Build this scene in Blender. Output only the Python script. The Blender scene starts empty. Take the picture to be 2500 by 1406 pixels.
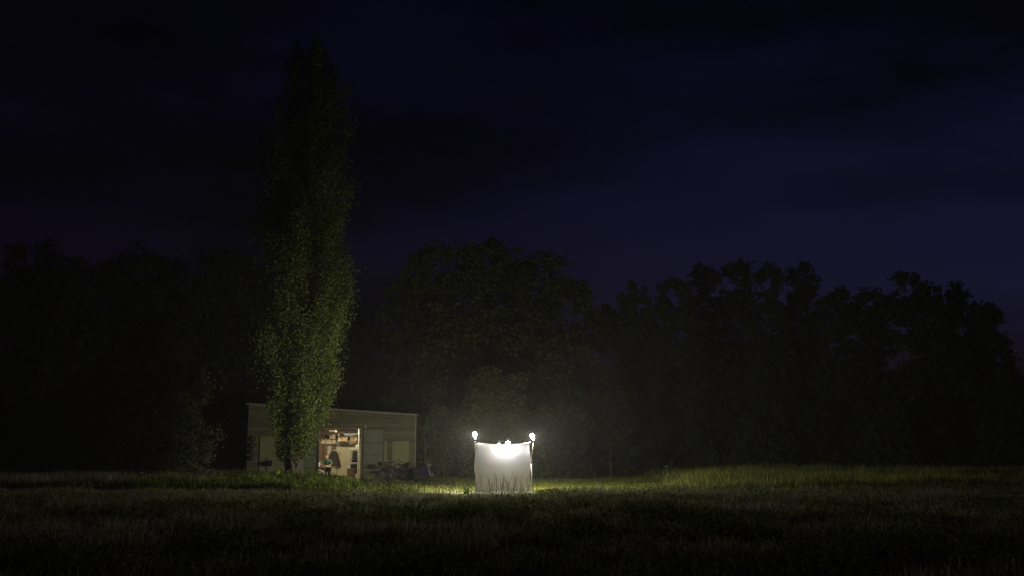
import bpy, bmesh, math, random
import numpy as np
from mathutils import Vector, Matrix

R = math.radians
scene = bpy.context.scene
COL = scene.collection

# ------------------------------------------------------------------ camera
FPX, HOR, CX, CY, EYE = 2430.0, 1092.0, 1250.0, 703.0, 1.7
PITCH = math.atan((HOR - CY) / FPX)
cam_d = bpy.data.cameras.new("camera")
cam_d.sensor_width = 36.0
cam_d.lens = FPX / 2500.0 * 36.0
cam_d.clip_start = 0.1
cam_d.clip_end = 3000.0
cam = bpy.data.objects.new("camera", cam_d)
COL.objects.link(cam)
cam.location = (0, 0, EYE)
cam.rotation_euler = (R(90) + PITCH, 0, 0)
scene.camera = cam

# ------------------------------------------------------------------ light levels
LAMP_WARM = (1.0, 0.92, 0.78)
LAMP_COOL = (1.0, 0.96, 0.93)
W_BACK_LEFT = 150.0        # lamp hanging behind the sheet, left
W_BACK_RIGHT = 380.0       # lamp hanging behind the sheet, right
W_POLE = 860.0             # each of the two lamps on the poles
W_ROOM = 168.0              # tube lamp in the workshop
HAZE = 0.0012
SKY = 0.175

# ------------------------------------------------------------------ world: late dusk sky with thin cloud
world = bpy.data.worlds.new("World")
scene.world = world
world.use_nodes = True
nt = world.node_tree
nt.nodes.clear()
def wn(t, **k):
    n = nt.nodes.new(t)
    for a, b in k.items():
        setattr(n, a, b)
    return n
w_out = wn("ShaderNodeOutputWorld")
w_bg = wn("ShaderNodeBackground")
w_sky = wn("ShaderNodeTexSky", sky_type='NISHITA', sun_disc=False)
w_sky.sun_elevation = R(-3.2)
w_sky.sun_rotation = R(64)
w_sky.air_density = 1.0
w_sky.dust_density = 0.6
w_sky.ozone_density = 4.0
w_tc = wn("ShaderNodeTexCoord")
w_map = wn("ShaderNodeMapping")
w_map.inputs["Scale"].default_value = (1.3, 1.3, 4.6)
w_map.inputs['Rotation'].default_value = (0.0, R(9), R(20))
w_map.inputs['Location'].default_value = (11.9, 6.3, 16.1)
w_noise = wn("ShaderNodeTexNoise")
w_noise.inputs['Scale'].default_value = 1.25
w_noise.inputs['Detail'].default_value = 6.0
w_noise.inputs['Roughness'].default_value = 0.52
w_ramp = wn("ShaderNodeValToRGB")
w_ramp.color_ramp.elements[0].position = 0.40
w_ramp.color_ramp.elements[0].color = (0.15, 0.16, 0.15, 1)
w_ramp.color_ramp.elements[1].position = 0.60
w_ramp.color_ramp.elements[1].color = (1, 1, 1, 1)
w_mul = wn("ShaderNodeMixRGB", blend_type='MULTIPLY')
w_mul.inputs['Fac'].default_value = 1.0
w_tint = wn("ShaderNodeMixRGB", blend_type='MULTIPLY')
w_tint.inputs['Fac'].default_value = 1.0
w_tint.inputs['Color2'].default_value = (1.18, 0.66, 0.93, 1)
nt.links.new(w_tc.outputs['Generated'], w_map.inputs['Vector'])
nt.links.new(w_map.outputs['Vector'], w_noise.inputs['Vector'])
nt.links.new(w_noise.outputs['Fac'], w_ramp.inputs['Fac'])
nt.links.new(w_sky.outputs['Color'], w_tint.inputs['Color1'])
nt.links.new(w_tint.outputs['Color'], w_mul.inputs['Color1'])
nt.links.new(w_ramp.outputs['Color'], w_mul.inputs['Color2'])
nt.links.new(w_mul.outputs['Color'], w_bg.inputs['Color'])
w_bg.inputs['Strength'].default_value = SKY
nt.links.new(w_bg.outputs['Background'], w_out.inputs['Surface'])

vs = scene.view_settings
vs.view_transform = 'Standard'
vs.look = 'None'
vs.exposure = 0.0
vs.gamma = 1.0
vs.use_curve_mapping = False
cy = scene.cycles
cy.max_bounces = 6
cy.diffuse_bounces = 3
cy.glossy_bounces = 2
cy.transmission_bounces = 3
cy.transparent_max_bounces = 4
cy.volume_bounces = 0
cy.sample_clamp_indirect = 2.0
cy.caustics_reflective = False
cy.caustics_refractive = False
cy.use_denoising = True
cy.use_adaptive_sampling = False

# ------------------------------------------------------------------ pixel ray -> point on the vertical plane at depth Y
_f = Vector((0, math.cos(PITCH), math.sin(PITCH)))
_u = Vector((0, -math.sin(PITCH), math.cos(PITCH)))
def P(px, py, Y):
    d = Vector((1, 0, 0)) * ((px - CX) / FPX) + _u * (-(py - CY) / FPX) + _f
    t = Y / d.y
    return Vector((d.x * t, Y, EYE + d.z * t))
def X(px, Y, py=1120):
    return P(px, py, Y).x
def Z(py, Y):
    return P(CX, py, Y).z
def PXM(Y):
    return FPX / (Y * math.cos(PITCH))

# ------------------------------------------------------------------ materials
MATS = {}
def mat(name, col, rough=0.7, var=0.15, scale=6.0, spec=0.3, metal=0.0, bump=0.0, stretch=(1, 1, 1),
        trans=0.0, island=0.0, emit=None, emit_s=0.0, col2=None):
    if name in MATS:
        return MATS[name]
    m = bpy.data.materials.new(name)
    m.use_nodes = True
    t = m.node_tree
    t.nodes.clear()
    out = t.nodes.new("ShaderNodeOutputMaterial")
    if emit is not None:
        e = t.nodes.new("ShaderNodeEmission")
        e.inputs['Color'].default_value = (*emit, 1)
        e.inputs['Strength'].default_value = emit_s
        t.links.new(e.outputs[0], out.inputs['Surface'])
        MATS[name] = m
        return m
    b = t.nodes.new("ShaderNodeBsdfPrincipled")
    b.inputs['Roughness'].default_value = rough
    b.inputs['Metallic'].default_value = metal
    b.inputs['Specular IOR Level'].default_value = spec
    tc = t.nodes.new("ShaderNodeTexCoord")
    mp = t.nodes.new("ShaderNodeMapping")
    mp.inputs['Scale'].default_value = stretch
    t.links.new(tc.outputs['Object'], mp.inputs['Vector'])
    nz = t.nodes.new("ShaderNodeTexNoise")
    nz.inputs['Scale'].default_value = scale
    nz.inputs['Detail'].default_value = 5.0
    t.links.new(mp.outputs['Vector'], nz.inputs['Vector'])
    rp = t.nodes.new("ShaderNodeValToRGB")
    c2 = col2 or tuple(min(1, c * (1 + var)) for c in col)
    rp.color_ramp.elements[0].position = 0.3
    rp.color_ramp.elements[1].position = 0.7
    rp.color_ramp.elements[0].color = (*[c * (1 - var) for c in col], 1)
    rp.color_ramp.elements[1].color = (*c2, 1)
    t.links.new(nz.outputs['Fac'], rp.inputs['Fac'])
    csock = rp.outputs['Color']
    if island > 0:
        g = t.nodes.new("ShaderNodeNewGeometry")
        mr = t.nodes.new("ShaderNodeMapRange")
        mr.inputs['To Min'].default_value = 1 - island
        mr.inputs['To Max'].default_value = 1 + island
        t.links.new(g.outputs['Random Per Island'], mr.inputs['Value'])
        mm = t.nodes.new("ShaderNodeVectorMath")
        mm.operation = 'SCALE'
        t.links.new(csock, mm.inputs[0])
        t.links.new(mr.outputs['Result'], mm.inputs['Scale'])
        csock = mm.outputs['Vector']
    t.links.new(csock, b.inputs['Base Color'])
    if bump > 0:
        bp = t.nodes.new("ShaderNodeBump")
        bp.inputs['Strength'].default_value = bump
        bp.inputs['Distance'].default_value = 0.02
        t.links.new(nz.outputs['Fac'], bp.inputs['Height'])
        t.links.new(bp.outputs['Normal'], b.inputs['Normal'])
    if trans > 0:
        tr = t.nodes.new("ShaderNodeBsdfTranslucent")
        t.links.new(csock, tr.inputs['Color'])
        mx = t.nodes.new("ShaderNodeMixShader")
        mx.inputs['Fac'].default_value = trans
        t.links.new(b.outputs[0], mx.inputs[1])
        t.links.new(tr.outputs[0], mx.inputs[2])
        t.links.new(mx.outputs[0], out.inputs['Surface'])
    else:
        t.links.new(b.outputs[0], out.inputs['Surface'])
    MATS[name] = m
    return m

M_PLANK = [mat("plank_a", (0.128, 0.12, 0.056), 0.8, 0.28, 7, bump=0.4, stretch=(0.25, 1, 3)),
           mat("plank_b", (0.102, 0.096, 0.045), 0.8, 0.28, 7, bump=0.4, stretch=(0.25, 1, 3)),
           mat("plank_c", (0.15, 0.14, 0.066), 0.8, 0.28, 7, bump=0.4, stretch=(0.25, 1, 3)),
           mat("plank_d", (0.13, 0.105, 0.05), 0.8, 0.28, 7, bump=0.4, stretch=(0.25, 1, 3))]
M_TRIM = mat("trim_wood", (0.25, 0.22, 0.135), 0.7, 0.2, 8)
M_DARKWOOD = mat("dark_wood", (0.075, 0.05, 0.03), 0.75, 0.25, 8, stretch=(1, 1, 4))
M_MIDWOOD = mat("mid_wood", (0.17, 0.12, 0.068), 0.65, 0.25, 7, stretch=(1, 1, 4))
M_CREAM = mat("cream_board", (0.225, 0.22, 0.092), 0.7, 0.10, 3)
M_DOOR = mat("green_grey_paint", (0.165, 0.175, 0.098), 0.6, 0.12, 4)
M_DOORRIB = mat("green_grey_rib", (0.085, 0.092, 0.066), 0.6, 0.12, 4)
M_ROOF = mat("roof_sheet", (0.13, 0.12, 0.10), 0.7, 0.2, 3)
M_PLY = mat("interior_ply", (0.52, 0.475, 0.325), 0.75, 0.10, 2.2)
M_FLOORIN = mat("interior_floor", (0.40, 0.33, 0.21), 0.8, 0.15, 3)
M_BLACK = mat("black_paint", (0.012, 0.011, 0.012), 0.7, 0.2, 5, spec=0.1)
M_METAL = mat("grey_metal", (0.45, 0.45, 0.44), 0.35, 0.1, 10, metal=0.8)
M_DARKMETAL = mat("dark_metal", (0.05, 0.05, 0.05), 0.4, 0.2, 10, metal=0.4)
M_WHITE = mat("white_paint", (0.72, 0.70, 0.64), 0.55, 0.06, 4)
M_RUBBER = mat("rubber", (0.02, 0.02, 0.02), 0.85, 0.2, 9)
M_YELLOW = mat("yellow_plastic", (0.75, 0.60, 0.04), 0.45, 0.08, 5)
M_BLUE = mat("blue_plastic", (0.012, 0.013, 0.048), 0.5, 0.15, 5)
M_RED = mat("red_paint", (0.085, 0.018, 0.012), 0.5, 0.15, 5)
M_COAT = mat("coat_cloth", (0.055, 0.04, 0.03), 0.95, 0.3, 9)
M_BROWN = mat("brown_laminate", (0.135, 0.075, 0.032), 0.5, 0.14, 6, stretch=(1, 1, 4))
M_SHIRT = mat("green_shirt", (0.07, 0.135, 0.075), 0.9, 0.15, 9)
M_TROUSER = mat("dark_trousers", (0.03, 0.032, 0.035), 0.9, 0.2, 9)
M_SKIN = mat("skin", (0.50, 0.29, 0.18), 0.55, 0.06, 9)
M_HAIR = mat("grey_hair", (0.42, 0.36, 0.27), 0.8, 0.15, 30)
M_SHEET = mat("sheet_cloth", (0.77, 0.775, 0.82), 0.9, 0.025, 3, trans=0.080, spec=0.0)
M_ALU = mat("pale_pole", (0.17, 0.155, 0.12), 0.45, 0.1, 10)
M_BARK = mat("bark", (0.085, 0.07, 0.048), 0.95, 0.35, 7, bump=0.6, stretch=(2, 2, 0.5))
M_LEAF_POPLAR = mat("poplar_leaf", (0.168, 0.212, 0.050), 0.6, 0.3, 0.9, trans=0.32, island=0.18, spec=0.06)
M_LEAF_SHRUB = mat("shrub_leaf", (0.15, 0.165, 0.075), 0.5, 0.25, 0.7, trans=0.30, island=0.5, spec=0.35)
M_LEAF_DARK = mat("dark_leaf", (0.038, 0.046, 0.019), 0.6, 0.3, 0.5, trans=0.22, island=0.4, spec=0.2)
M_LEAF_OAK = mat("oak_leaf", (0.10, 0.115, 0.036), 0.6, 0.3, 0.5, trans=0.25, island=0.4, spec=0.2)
M_GRASS = mat("meadow_grass", (0.225, 0.222, 0.112), 0.7, 0.35, 0.35, trans=0.5, island=0.45, spec=0.2,
              col2=(0.33, 0.31, 0.17))
M_GRASS_G = mat("green_grass", (0.25, 0.265, 0.05), 0.6, 0.3, 0.5, trans=0.35, island=0.4, spec=0.25)
M_LAWN = mat("lawn_grass", (0.145, 0.195, 0.02), 0.7, 0.3, 0.45, trans=0.25, island=0.35, spec=0.2,
             col2=(0.24, 0.255, 0.04))
M_WEED = mat("weed_leaf", (0.135, 0.17, 0.03), 0.8, 0.3, 0.8, trans=0.30, island=0.4, spec=0.04)
M_GROUND = mat("meadow_soil", (0.075, 0.075, 0.028), 0.95, 0.4, 0.45, col2=(0.14, 0.115, 0.05))
M_YARD = mat("yard_sand", (0.135, 0.112, 0.055), 0.95, 0.25, 0.7, bump=0.5, col2=(0.20, 0.165, 0.085))

# ------------------------------------------------------------------ mesh helpers
class MB:
    def __init__(self):
        self.v, self.f = [], []
    def add(self, vs_, fs_):
        o = len(self.v)
        self.v += [tuple(p) for p in vs_]
        self.f += [tuple(i + o for i in q) for q in fs_]
        return self
    def box(self, x0, x1, y0, y1, z0, z1):
        return self.add([(x0, y0, z0), (x1, y0, z0), (x1, y1, z0), (x0, y1, z0),
                         (x0, y0, z1), (x1, y0, z1), (x1, y1, z1), (x0, y1, z1)],
                        [(0, 3, 2, 1), (4, 5, 6, 7), (0, 1, 5, 4), (1, 2, 6, 5), (2, 3, 7, 6), (3, 0, 4, 7)])
    def cbox(self, c, s, rot=None):
        c = Vector(c)
        pts = []
        for dz in (-1, 1):
            for dx, dy in ((-1, -1), (1, -1), (1, 1), (-1, 1)):
                q = Vector((dx * s[0] / 2, dy * s[1] / 2, dz * s[2] / 2))
                if rot is not None:
                    q = rot @ q
                pts.append(c + q)
        return self.add(pts, [(0, 3, 2, 1), (4, 5, 6, 7), (0, 1, 5, 4), (1, 2, 6, 5), (2, 3, 7, 6), (3, 0, 4, 7)])
    def tube(self, pts, rad, n=8, caps=True):
        pts = [Vector(p) for p in pts]
        if not hasattr(rad, '__len__'):
            rad = [rad] * len(pts)
        vs_, fs_ = [], []
        for i, p in enumerate(pts):
            a = pts[max(i - 1, 0)]
            b = pts[min(i + 1, len(pts) - 1)]
            d = (b - a).normalized()
            ref = Vector((0, 0, 1)) if abs(d.z) < 0.9 else Vector((1, 0, 0))
            s = d.cross(ref).normalized()
            t = s.cross(d).normalized()
            for k in range(n):
                an = 2 * math.pi * k / n
                vs_.append(p + (s * math.cos(an) + t * math.sin(an)) * rad[i])
        for i in range(len(pts) - 1):
            for k in range(n):
                k2 = (k + 1) % n
                fs_.append((i * n + k, i * n + k2, (i + 1) * n + k2, (i + 1) * n + k))
        if caps:
            fs_.append(tuple(range(n)))
            fs_.append(tuple((len(pts) - 1) * n + k for k in reversed(range(n))))
        return self.add(vs_, fs_)
    def lathe(self, prof, n=16, c=(0, 0, 0), axis='z'):
        vs_, fs_ = [], []
        for r_, z_ in prof:
            for k in range(n):
                a = 2 * math.pi * k / n
                p = (r_ * math.cos(a), r_ * math.sin(a), z_)
                if axis == 'y':
                    p = (p[0], p[2], p[1])
                if axis == 'x':
                    p = (p[2], p[0], p[1])
                vs_.append((p[0] + c[0], p[1] + c[1], p[2] + c[2]))
        for i in range(len(prof) - 1):
            for k in range(n):
                k2 = (k + 1) % n
                fs_.append((i * n + k, i * n + k2, (i + 1) * n + k2, (i + 1) * n + k))
        fs_.append(tuple(reversed(range(n))))
        fs_.append(tuple((len(prof) - 1) * n + k for k in range(n)))
        return self.add(vs_, fs_)
    def torus(self, c, Rr, r, n=24, k=6, axis='y'):
        vs_, fs_ = [], []
        for i in range(n):
            a = 2 * math.pi * i / n
            for j in range(k):
                b = 2 * math.pi * j / k
                q = Rr + r * math.cos(b)
                p = (q * math.cos(a), r * math.sin(b), q * math.sin(a))
                vs_.append((p[0] + c[0], p[1] + c[1], p[2] + c[2]))
        for i in range(n):
            for j in range(k):
                fs_.append((i * k + j, ((i + 1) % n) * k + j, ((i + 1) % n) * k + (j + 1) % k, i * k + (j + 1) % k))
        return self.add(vs_, fs_)
    def prism(self, poly, y0, y1):
        n = len(poly)
        vs_ = [(x, y0, z) for x, z in poly] + [(x, y1, z) for x, z in poly]
        fs_ = [tuple(range(n)), tuple(reversed(range(n, 2 * n)))]
        for i in range(n):
            j = (i + 1) % n
            fs_.append((j, i, n + i, n + j))
        return self.add(vs_, fs_)
    def build(self, name, m, parent=None, smooth=False, bevel=0.0):
        me = bpy.data.meshes.new(name)
        me.from_pydata(self.v, [], self.f)
        me.update()
        bm = bmesh.new()
        bm.from_mesh(me)
        bmesh.ops.recalc_face_normals(bm, faces=bm.faces)
        if bevel > 0:
            bmesh.ops.bevel(bm, geom=bm.edges[:], offset=bevel, segments=1, affect='EDGES')
        bm.to_mesh(me)
        bm.free()
        if smooth:
            me.polygons.foreach_set("use_smooth", [True] * len(me.polygons))
        me.materials.append(m)
        o = bpy.data.objects.new(name, me)
        COL.objects.link(o)
        if parent is not None:
            o.parent = parent
        return o

def tag(o, label=None, cat=None, group=None, kind=None):
    if label: o["label"] = label
    if cat: o["category"] = cat
    if group: o["group"] = group
    if kind: o["kind"] = kind
    return o
def thing(name, label, cat, loc=(0, 0, 0), rz=0.0, group=None):
    o = bpy.data.objects.new(name, None)
    o.empty_display_size = 0.1
    COL.objects.link(o)
    o.location = loc
    o.rotation_euler = (0, 0, rz)
    return tag(o, label, cat, group)
def copy_tree(o, parent=None):
    c = o.copy()
    COL.objects.link(c)
    c.parent = parent
    for ch in list(o.children):
        copy_tree(ch, c)
    return c

def np_mesh(name, verts, quads, tris, m, parent=None):
    """verts Nx3, quads Mx4, tris Kx3 numpy -> mesh object"""
    me = bpy.data.meshes.new(name)
    nq, nt_ = len(quads), len(tris)
    me.vertices.add(len(verts))
    me.vertices.foreach_set("co", verts.astype(np.float32).ravel())
    loops = np.concatenate([quads.ravel(), tris.ravel()]).astype(np.int32)
    me.loops.add(len(loops))
    me.loops.foreach_set("vertex_index", loops)
    me.polygons.add(nq + nt_)
    start = np.concatenate([np.arange(nq) * 4, nq * 4 + np.arange(nt_) * 3]).astype(np.int32)
    me.polygons.foreach_set("loop_start", start)
    me.update(calc_edges=True)
    me.materials.append(m)
    o = bpy.data.objects.new(name, me)
    COL.objects.link(o)
    if parent is not None:
        o.parent = parent
    return o

def leaf_mesh(name, pts, size, m, rng, parent=None, droop=0.0, aspect=0.72):
    n = len(pts)
    s = size * rng.uniform(0.6, 1.35, n)[:, None]
    a = rng.normal(size=(n, 3)); a[:, 2] -= droop
    a /= np.linalg.norm(a, axis=1)[:, None]
    b = rng.normal(size=(n, 3))
    b -= (b * a).sum(1)[:, None] * a
    b /= np.linalg.norm(b, axis=1)[:, None]
    c = np.cross(a, b)
    v0 = pts - a * s * 0.5
    v1 = pts + b * s * 0.5 * aspect + c * s * 0.10 - a * s * 0.05
    v2 = pts + a * s * 0.55
    v3 = pts - b * s * 0.5 * aspect + c * s * 0.10 - a * s * 0.05
    V = np.stack([v0, v1, v2, v3], 1).reshape(-1, 3)
    q = np.arange(n * 4).reshape(-1, 4)
    # two triangles with a fold along the midrib
    t = np.concatenate([q[:, [0, 1, 2]], q[:, [0, 2, 3]]])
    return np_mesh(name, V, np.zeros((0, 4), int), t, m, parent)

def blades(name, xy, z0, h, w, m, rng, lean=0.35, label=None, cat="grass"):
    n = len(xy)
    az = rng.uniform(0, 2 * np.pi, n)
    d = np.stack([np.cos(az), np.sin(az)], 1)
    side = np.stack([-d[:, 1], d[:, 0]], 1)
    ln = (rng.uniform(0.05, 1.0, n) * lean * h)[:, None]
    hw = (w * rng.uniform(0.6, 1.3, n))[:, None] / 2
    V = np.zeros((n, 5, 3))
    V[:, 0, :2] = xy - side * hw
    V[:, 1, :2] = xy + side * hw
    V[:, 2, :2] = xy + d * ln * 0.35 + side * hw * 0.8
    V[:, 3, :2] = xy + d * ln * 0.35 - side * hw * 0.8
    V[:, 4, :2] = xy + d * ln
    V[:, 0, 2] = V[:, 1, 2] = z0 - 0.02
    V[:, 2, 2] = V[:, 3, 2] = z0 + h * 0.6
    V[:, 4, 2] = z0 + h * (1 - 0.12 * rng.uniform(0, 1, n))
    i = np.arange(n)[:, None] * 5
    q = i + np.array([[0, 1, 2, 3]])
    t = i + np.array([[3, 2, 4]])
    o = np_mesh(name, V.reshape(-1, 3), q, t, m)
    return tag(o, label, cat, kind="stuff")

rng = np.random.default_rng(11)
random.seed(4)

def vnoise(x, y, sc, seed=0):
    """cheap smooth value noise in 0..1"""
    x = x * sc + seed * 17.3; y = y * sc + seed * 5.7
    xi, yi = np.floor(x), np.floor(y)
    fx, fy = x - xi, y - yi
    fx = fx * fx * (3 - 2 * fx); fy = fy * fy * (3 - 2 * fy)
    def h(a, b):
        s = np.sin(a * 127.1 + b * 311.7 + seed * 74.7) * 43758.5453
        return s - np.floor(s)
    return (h(xi, yi) * (1 - fx) + h(xi + 1, yi) * fx) * (1 - fy) + (h(xi, yi + 1) * (1 - fx) + h(xi + 1, yi + 1) * fx) * fy

# ================================================================== ground
def ground_z(x, y):
    k = np.clip((36.5 - y) / 6.0, 0, 1)
    r_ = np.clip((x - 5.0) / 12.0, 0, 1) * np.clip((y - 38) / 12.0, 0, 1) * np.clip((75 - y) / 10.0, 0, 1)
    return (vnoise(x, y, 0.16, 2) - 0.5) * 0.12 * k + r_ * 0.30
gx = np.concatenate([np.linspace(-600, -45, 10), np.linspace(-42, 42, 85), np.linspace(45, 600, 10)])
gy = np.concatenate([np.linspace(-60, 4, 8), np.linspace(5, 80, 76), np.linspace(85, 900, 14)])
GX, GY = np.meshgrid(gx, gy)
GV = np.stack([GX.ravel(), GY.ravel(), ground_z(GX, GY).ravel()], 1)
nx_, ny_ = len(gx), len(gy)
ii = (np.arange(ny_ - 1)[:, None] * nx_ + np.arange(nx_ - 1)[None, :]).ravel()
gq = np.stack([ii, ii + 1, ii + 1 + nx_, ii + nx_], 1)
tag(np_mesh("ground", GV, gq, np.zeros((0, 3), int), M_GROUND), kind="structure")

SHY = 38.3                  # depth of the sheet
FY = 52.0                   # depth of the shed front
# sandy yard between shed and sheet, with a ragged edge
yard_pts = []
cen = (-4.9, 45.1)
for k in range(48):
    a = 2 * math.pi * k / 48
    rr = 1 + 0.06 * math.sin(5 * a) + 0.05 * math.sin(11 * a + 1)
    ex = 5.6 * rr * (abs(math.cos(a)) ** 0.7) * (1 if math.cos(a) >= 0 else -1)
    ey = 6.75 * rr * (abs(math.sin(a)) ** 0.7) * (1 if math.sin(a) >= 0 else -1)
    yard_pts.append((cen[0] + ex, cen[1] + ey, 0.006))
me = bpy.data.meshes.new("yard")
me.from_pydata(yard_pts, [], [tuple(range(48))])
me.materials.append(M_YARD)
yo = bpy.data.objects.new("yard", me); COL.objects.link(yo)
tag(yo, kind="structure")

# ================================================================== shed
XL, XR = X(605, FY), X(1013, FY)
def roof_z(x):
    a, b = Z(986, FY), Z(1012.5, FY)
    return a + (b - a) * (x - XL) / (XR - XL)
DEPTH = 5.2
DX0, DX1 = X(777.5, FY), X(879.5, FY)      # door opening
DZ0, DZ1 = 0.06, Z(1046.5, FY)
shed = thing("wooden_shed", "long low wooden shed with flat sloping roof and lit open doorway", "shed", (0, 0, 0))
# structural walls behind the cladding (front wall in three blocks round the doorway)
b = MB()
for x0, x1, z0 in ((XL, DX0, 0.0), (DX1, XR, 0.0), (DX0, DX1, DZ1)):
    b.prism([(x0, z0), (x1, z0), (x1, roof_z(x1) - 0.02), (x0, roof_z(x0) - 0.02)], FY + 0.03, FY + 0.12)
b.build("front_wall", M_DARKWOOD, shed)
MB().prism([(XL, 0), (XR, 0), (XR, roof_z(XR) - 0.02), (XL, roof_z(XL) - 0.02)], FY + DEPTH - 0.1, FY + DEPTH).build("rear_wall", M_DARKWOOD, shed)
for xa, xb in ((XL, XL + 0.1), (XR - 0.1, XR)):
    MB().prism([(xa, 0), (xb, 0), (xb, roof_z(xb) - 0.02), (xa, roof_z(xa) - 0.02)], FY + 0.121, FY + DEPTH - 0.101).build("end_wall", M_DARKWOOD, shed)
roof = MB().prism([(XL - 0.17, roof_z(XL - 0.17)), (XR + 0.12, roof_z(XR + 0.12)), (XR + 0.12, roof_z(XR + 0.12) + 0.07), (XL - 0.17, roof_z(XL - 0.17) + 0.07)], FY - 0.16, FY + DEPTH + 0.2).build("roof", M_ROOF, shed)
MB().prism([(XL - 0.17, roof_z(XL - 0.17) - 0.02), (XR + 0.12, roof_z(XR + 0.12) - 0.02), (XR + 0.12, roof_z(XR + 0.12) + 0.035), (XL - 0.17, roof_z(XL - 0.17) + 0.035)], FY - 0.19, FY - 0.163).build("fascia", M_TRIM, roof)
# cladding boards: every board is its own piece
ROW = 0.205
row = 0
z = 0.10
while z < roof_z(XL):
    z1 = z + ROW - 0.014
    spans = [(XL, XR)] if z >= DZ1 else [(XL, DX0 - 0.06), (DX1 + 0.06, XR)]
    for (sa, sb) in spans:
        cuts = [sa]
        while cuts[-1] < sb - 0.01:
            nxt = cuts[-1] + random.uniform(1.9, 3.4)
            if nxt > sb - 0.9:
                nxt = sb
            cuts.append(nxt)
        for a_, b_ in zip(cuts[:-1], cuts[1:]):
            a_ += 0.004; b_ -= 0.004
            tl, tr = min(z1, roof_z(a_) - 0.03), min(z1, roof_z(b_) - 0.03)
            if tl < z + 0.02 and tr < z + 0.02:
                continue
            if tr < z + 0.02:
                xe = a_ + (b_ - a_) * (tl - z) / max(tl - tr, 1e-6)
                poly = [(a_, z), (xe, z), (a_, tl)]
            else:
                poly = [(a_, z), (b_, z), (b_, tr), (a_, tl)]
            off = random.uniform(0, 0.008)
            MB().prism(poly, FY - 0.008 - off, FY + 0.028 - off).build("plank", random.choice(M_PLANK), shed)
    z += ROW
# corner posts and door frame
MB().box(XR - 0.01, XR + 0.045, FY - 0.04, FY + 0.12, 0.02, roof_z(XR) - 0.03).build("corner_post", M_TRIM, shed)
MB().box(XL - 0.05, XL + 0.005, FY - 0.04, FY + 0.12, 0.02, roof_z(XL) - 0.03).build("corner_post", M_PLANK[0], shed)
fr = MB().box(DX1, DX1 + 0.058, FY - 0.05, FY + 0.12, DZ0, DZ1 + 0.07).build("door_post", M_TRIM, shed)
MB().box(DX0 - 0.058, DX0, FY - 0.05, FY + 0.12, DZ0, DZ1 + 0.07).build("door_post", M_DARKWOOD, shed)
MB().box(DX0, DX1, FY - 0.045, FY + 0.12, DZ1 + 0.002, DZ1 + 0.075).build("lintel", M_TRIM, shed)
MB().box(DX0 - 0.1, X(1010, FY), FY - 0.42, FY - 0.06, 0.012, 0.062).build("threshold", M_TRIM, shed)
# panels on the front
def panel(name, px0, px1, py0, py1, m, proud, thick=0.03, parent=shed):
    return MB().box(X(px0, FY), X(px1, FY), FY - proud - thick, FY - proud, Z(py1, FY), Z(py0, FY)).build(name, m, parent, bevel=0.004)
panel("cream_panel", 634.5, 722, 1064, 1141, M_CREAM, 0.085, 0.02)
panel("base_board", 634.5, 722, 1142, 1149, M_TRIM, 0.05, 0.02)
panel("cream_panel", 937.8, 944.4, 1075, 1136, M_CREAM, 0.02, 0.02)
wp = panel("window_shutter", 957.5, 998.2, 1075.5, 1143, M_CREAM, 0.024, 0.02)
panel("sill", 956.5, 999.5, 1143.5, 1146.5, M_TRIM, 0.03, 0.04, shed)
def leaf_door(px0, px1, py0, py1, proud):
    d = panel("door", px0, px1, py0, py1, M_DOORRIB, proud, 0.03)
    x0, x1, z0, z1 = X(px0, FY), X(px1, FY), Z(py1, FY), Z(py0, FY)
    y1 = FY - proud - 0.031
    n = 4
    for k in range(n):
        za = z0 + (z1 - z0) * k / n + 0.02
        zb = z0 + (z1 - z0) * (k + 1) / n - 0.02
        MB().box(x0 + 0.045, x1 - 0.045, y1 - 0.012, y1, za, zb).build("door_panel", M_DOOR, d)
    MB().box(x0, x0 + 0.032, y1 - 0.022, y1, z0, z1).build("stile", M_TRIM, d)
    MB().box(x1 - 0.032, x1, y1 - 0.022, y1, z0, z1).build("stile", M_DOORRIB, d)
    MB().box(x0 + 0.034, x1 - 0.034, y1 - 0.022, y1 - 0.013, z1 - 0.019, z1 + 0.01).build("top_rail", M_TRIM, d)
    MB().tube([(x1 - 0.10, y1 - 0.06, 1.02), (x1 - 0.10, y1 - 0.075, 1.1), (x1 - 0.10, y1 - 0.06, 1.18)], 0.012).build("handle", M_METAL, d)
    return d
leaf_door(887.5, 937, 1049, 1172, 0.045)
leaf_door(725, 773.5, 1049, 1172, 0.045)
# little fittings of the shed
MB().lathe([(0.012, 0.14), (0.015, 0.04), (0.045, 0.0), (0.05, -0.035)], 12, (X(890.5, FY), FY - 0.09, Z(1041, FY))).build("wall_lamp", M_WHITE, shed, True)
for py, dx in ((990, 0.13), (1056, 0.17), (1077, 0.19)):
    zz = Z(py, FY)
    MB().tube([(XL - 0.02, FY + 0.2, zz + 0.12), (XL - dx, FY + 0.16, zz + 0.1), (XL - dx - 0.03, FY + 0.15, zz), (XL - dx + 0.03, FY + 0.16, zz - 0.1)], [0.014, 0.024, 0.028, 0.016], 8).build("bracket", M_TRIM, shed, True)
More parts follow.
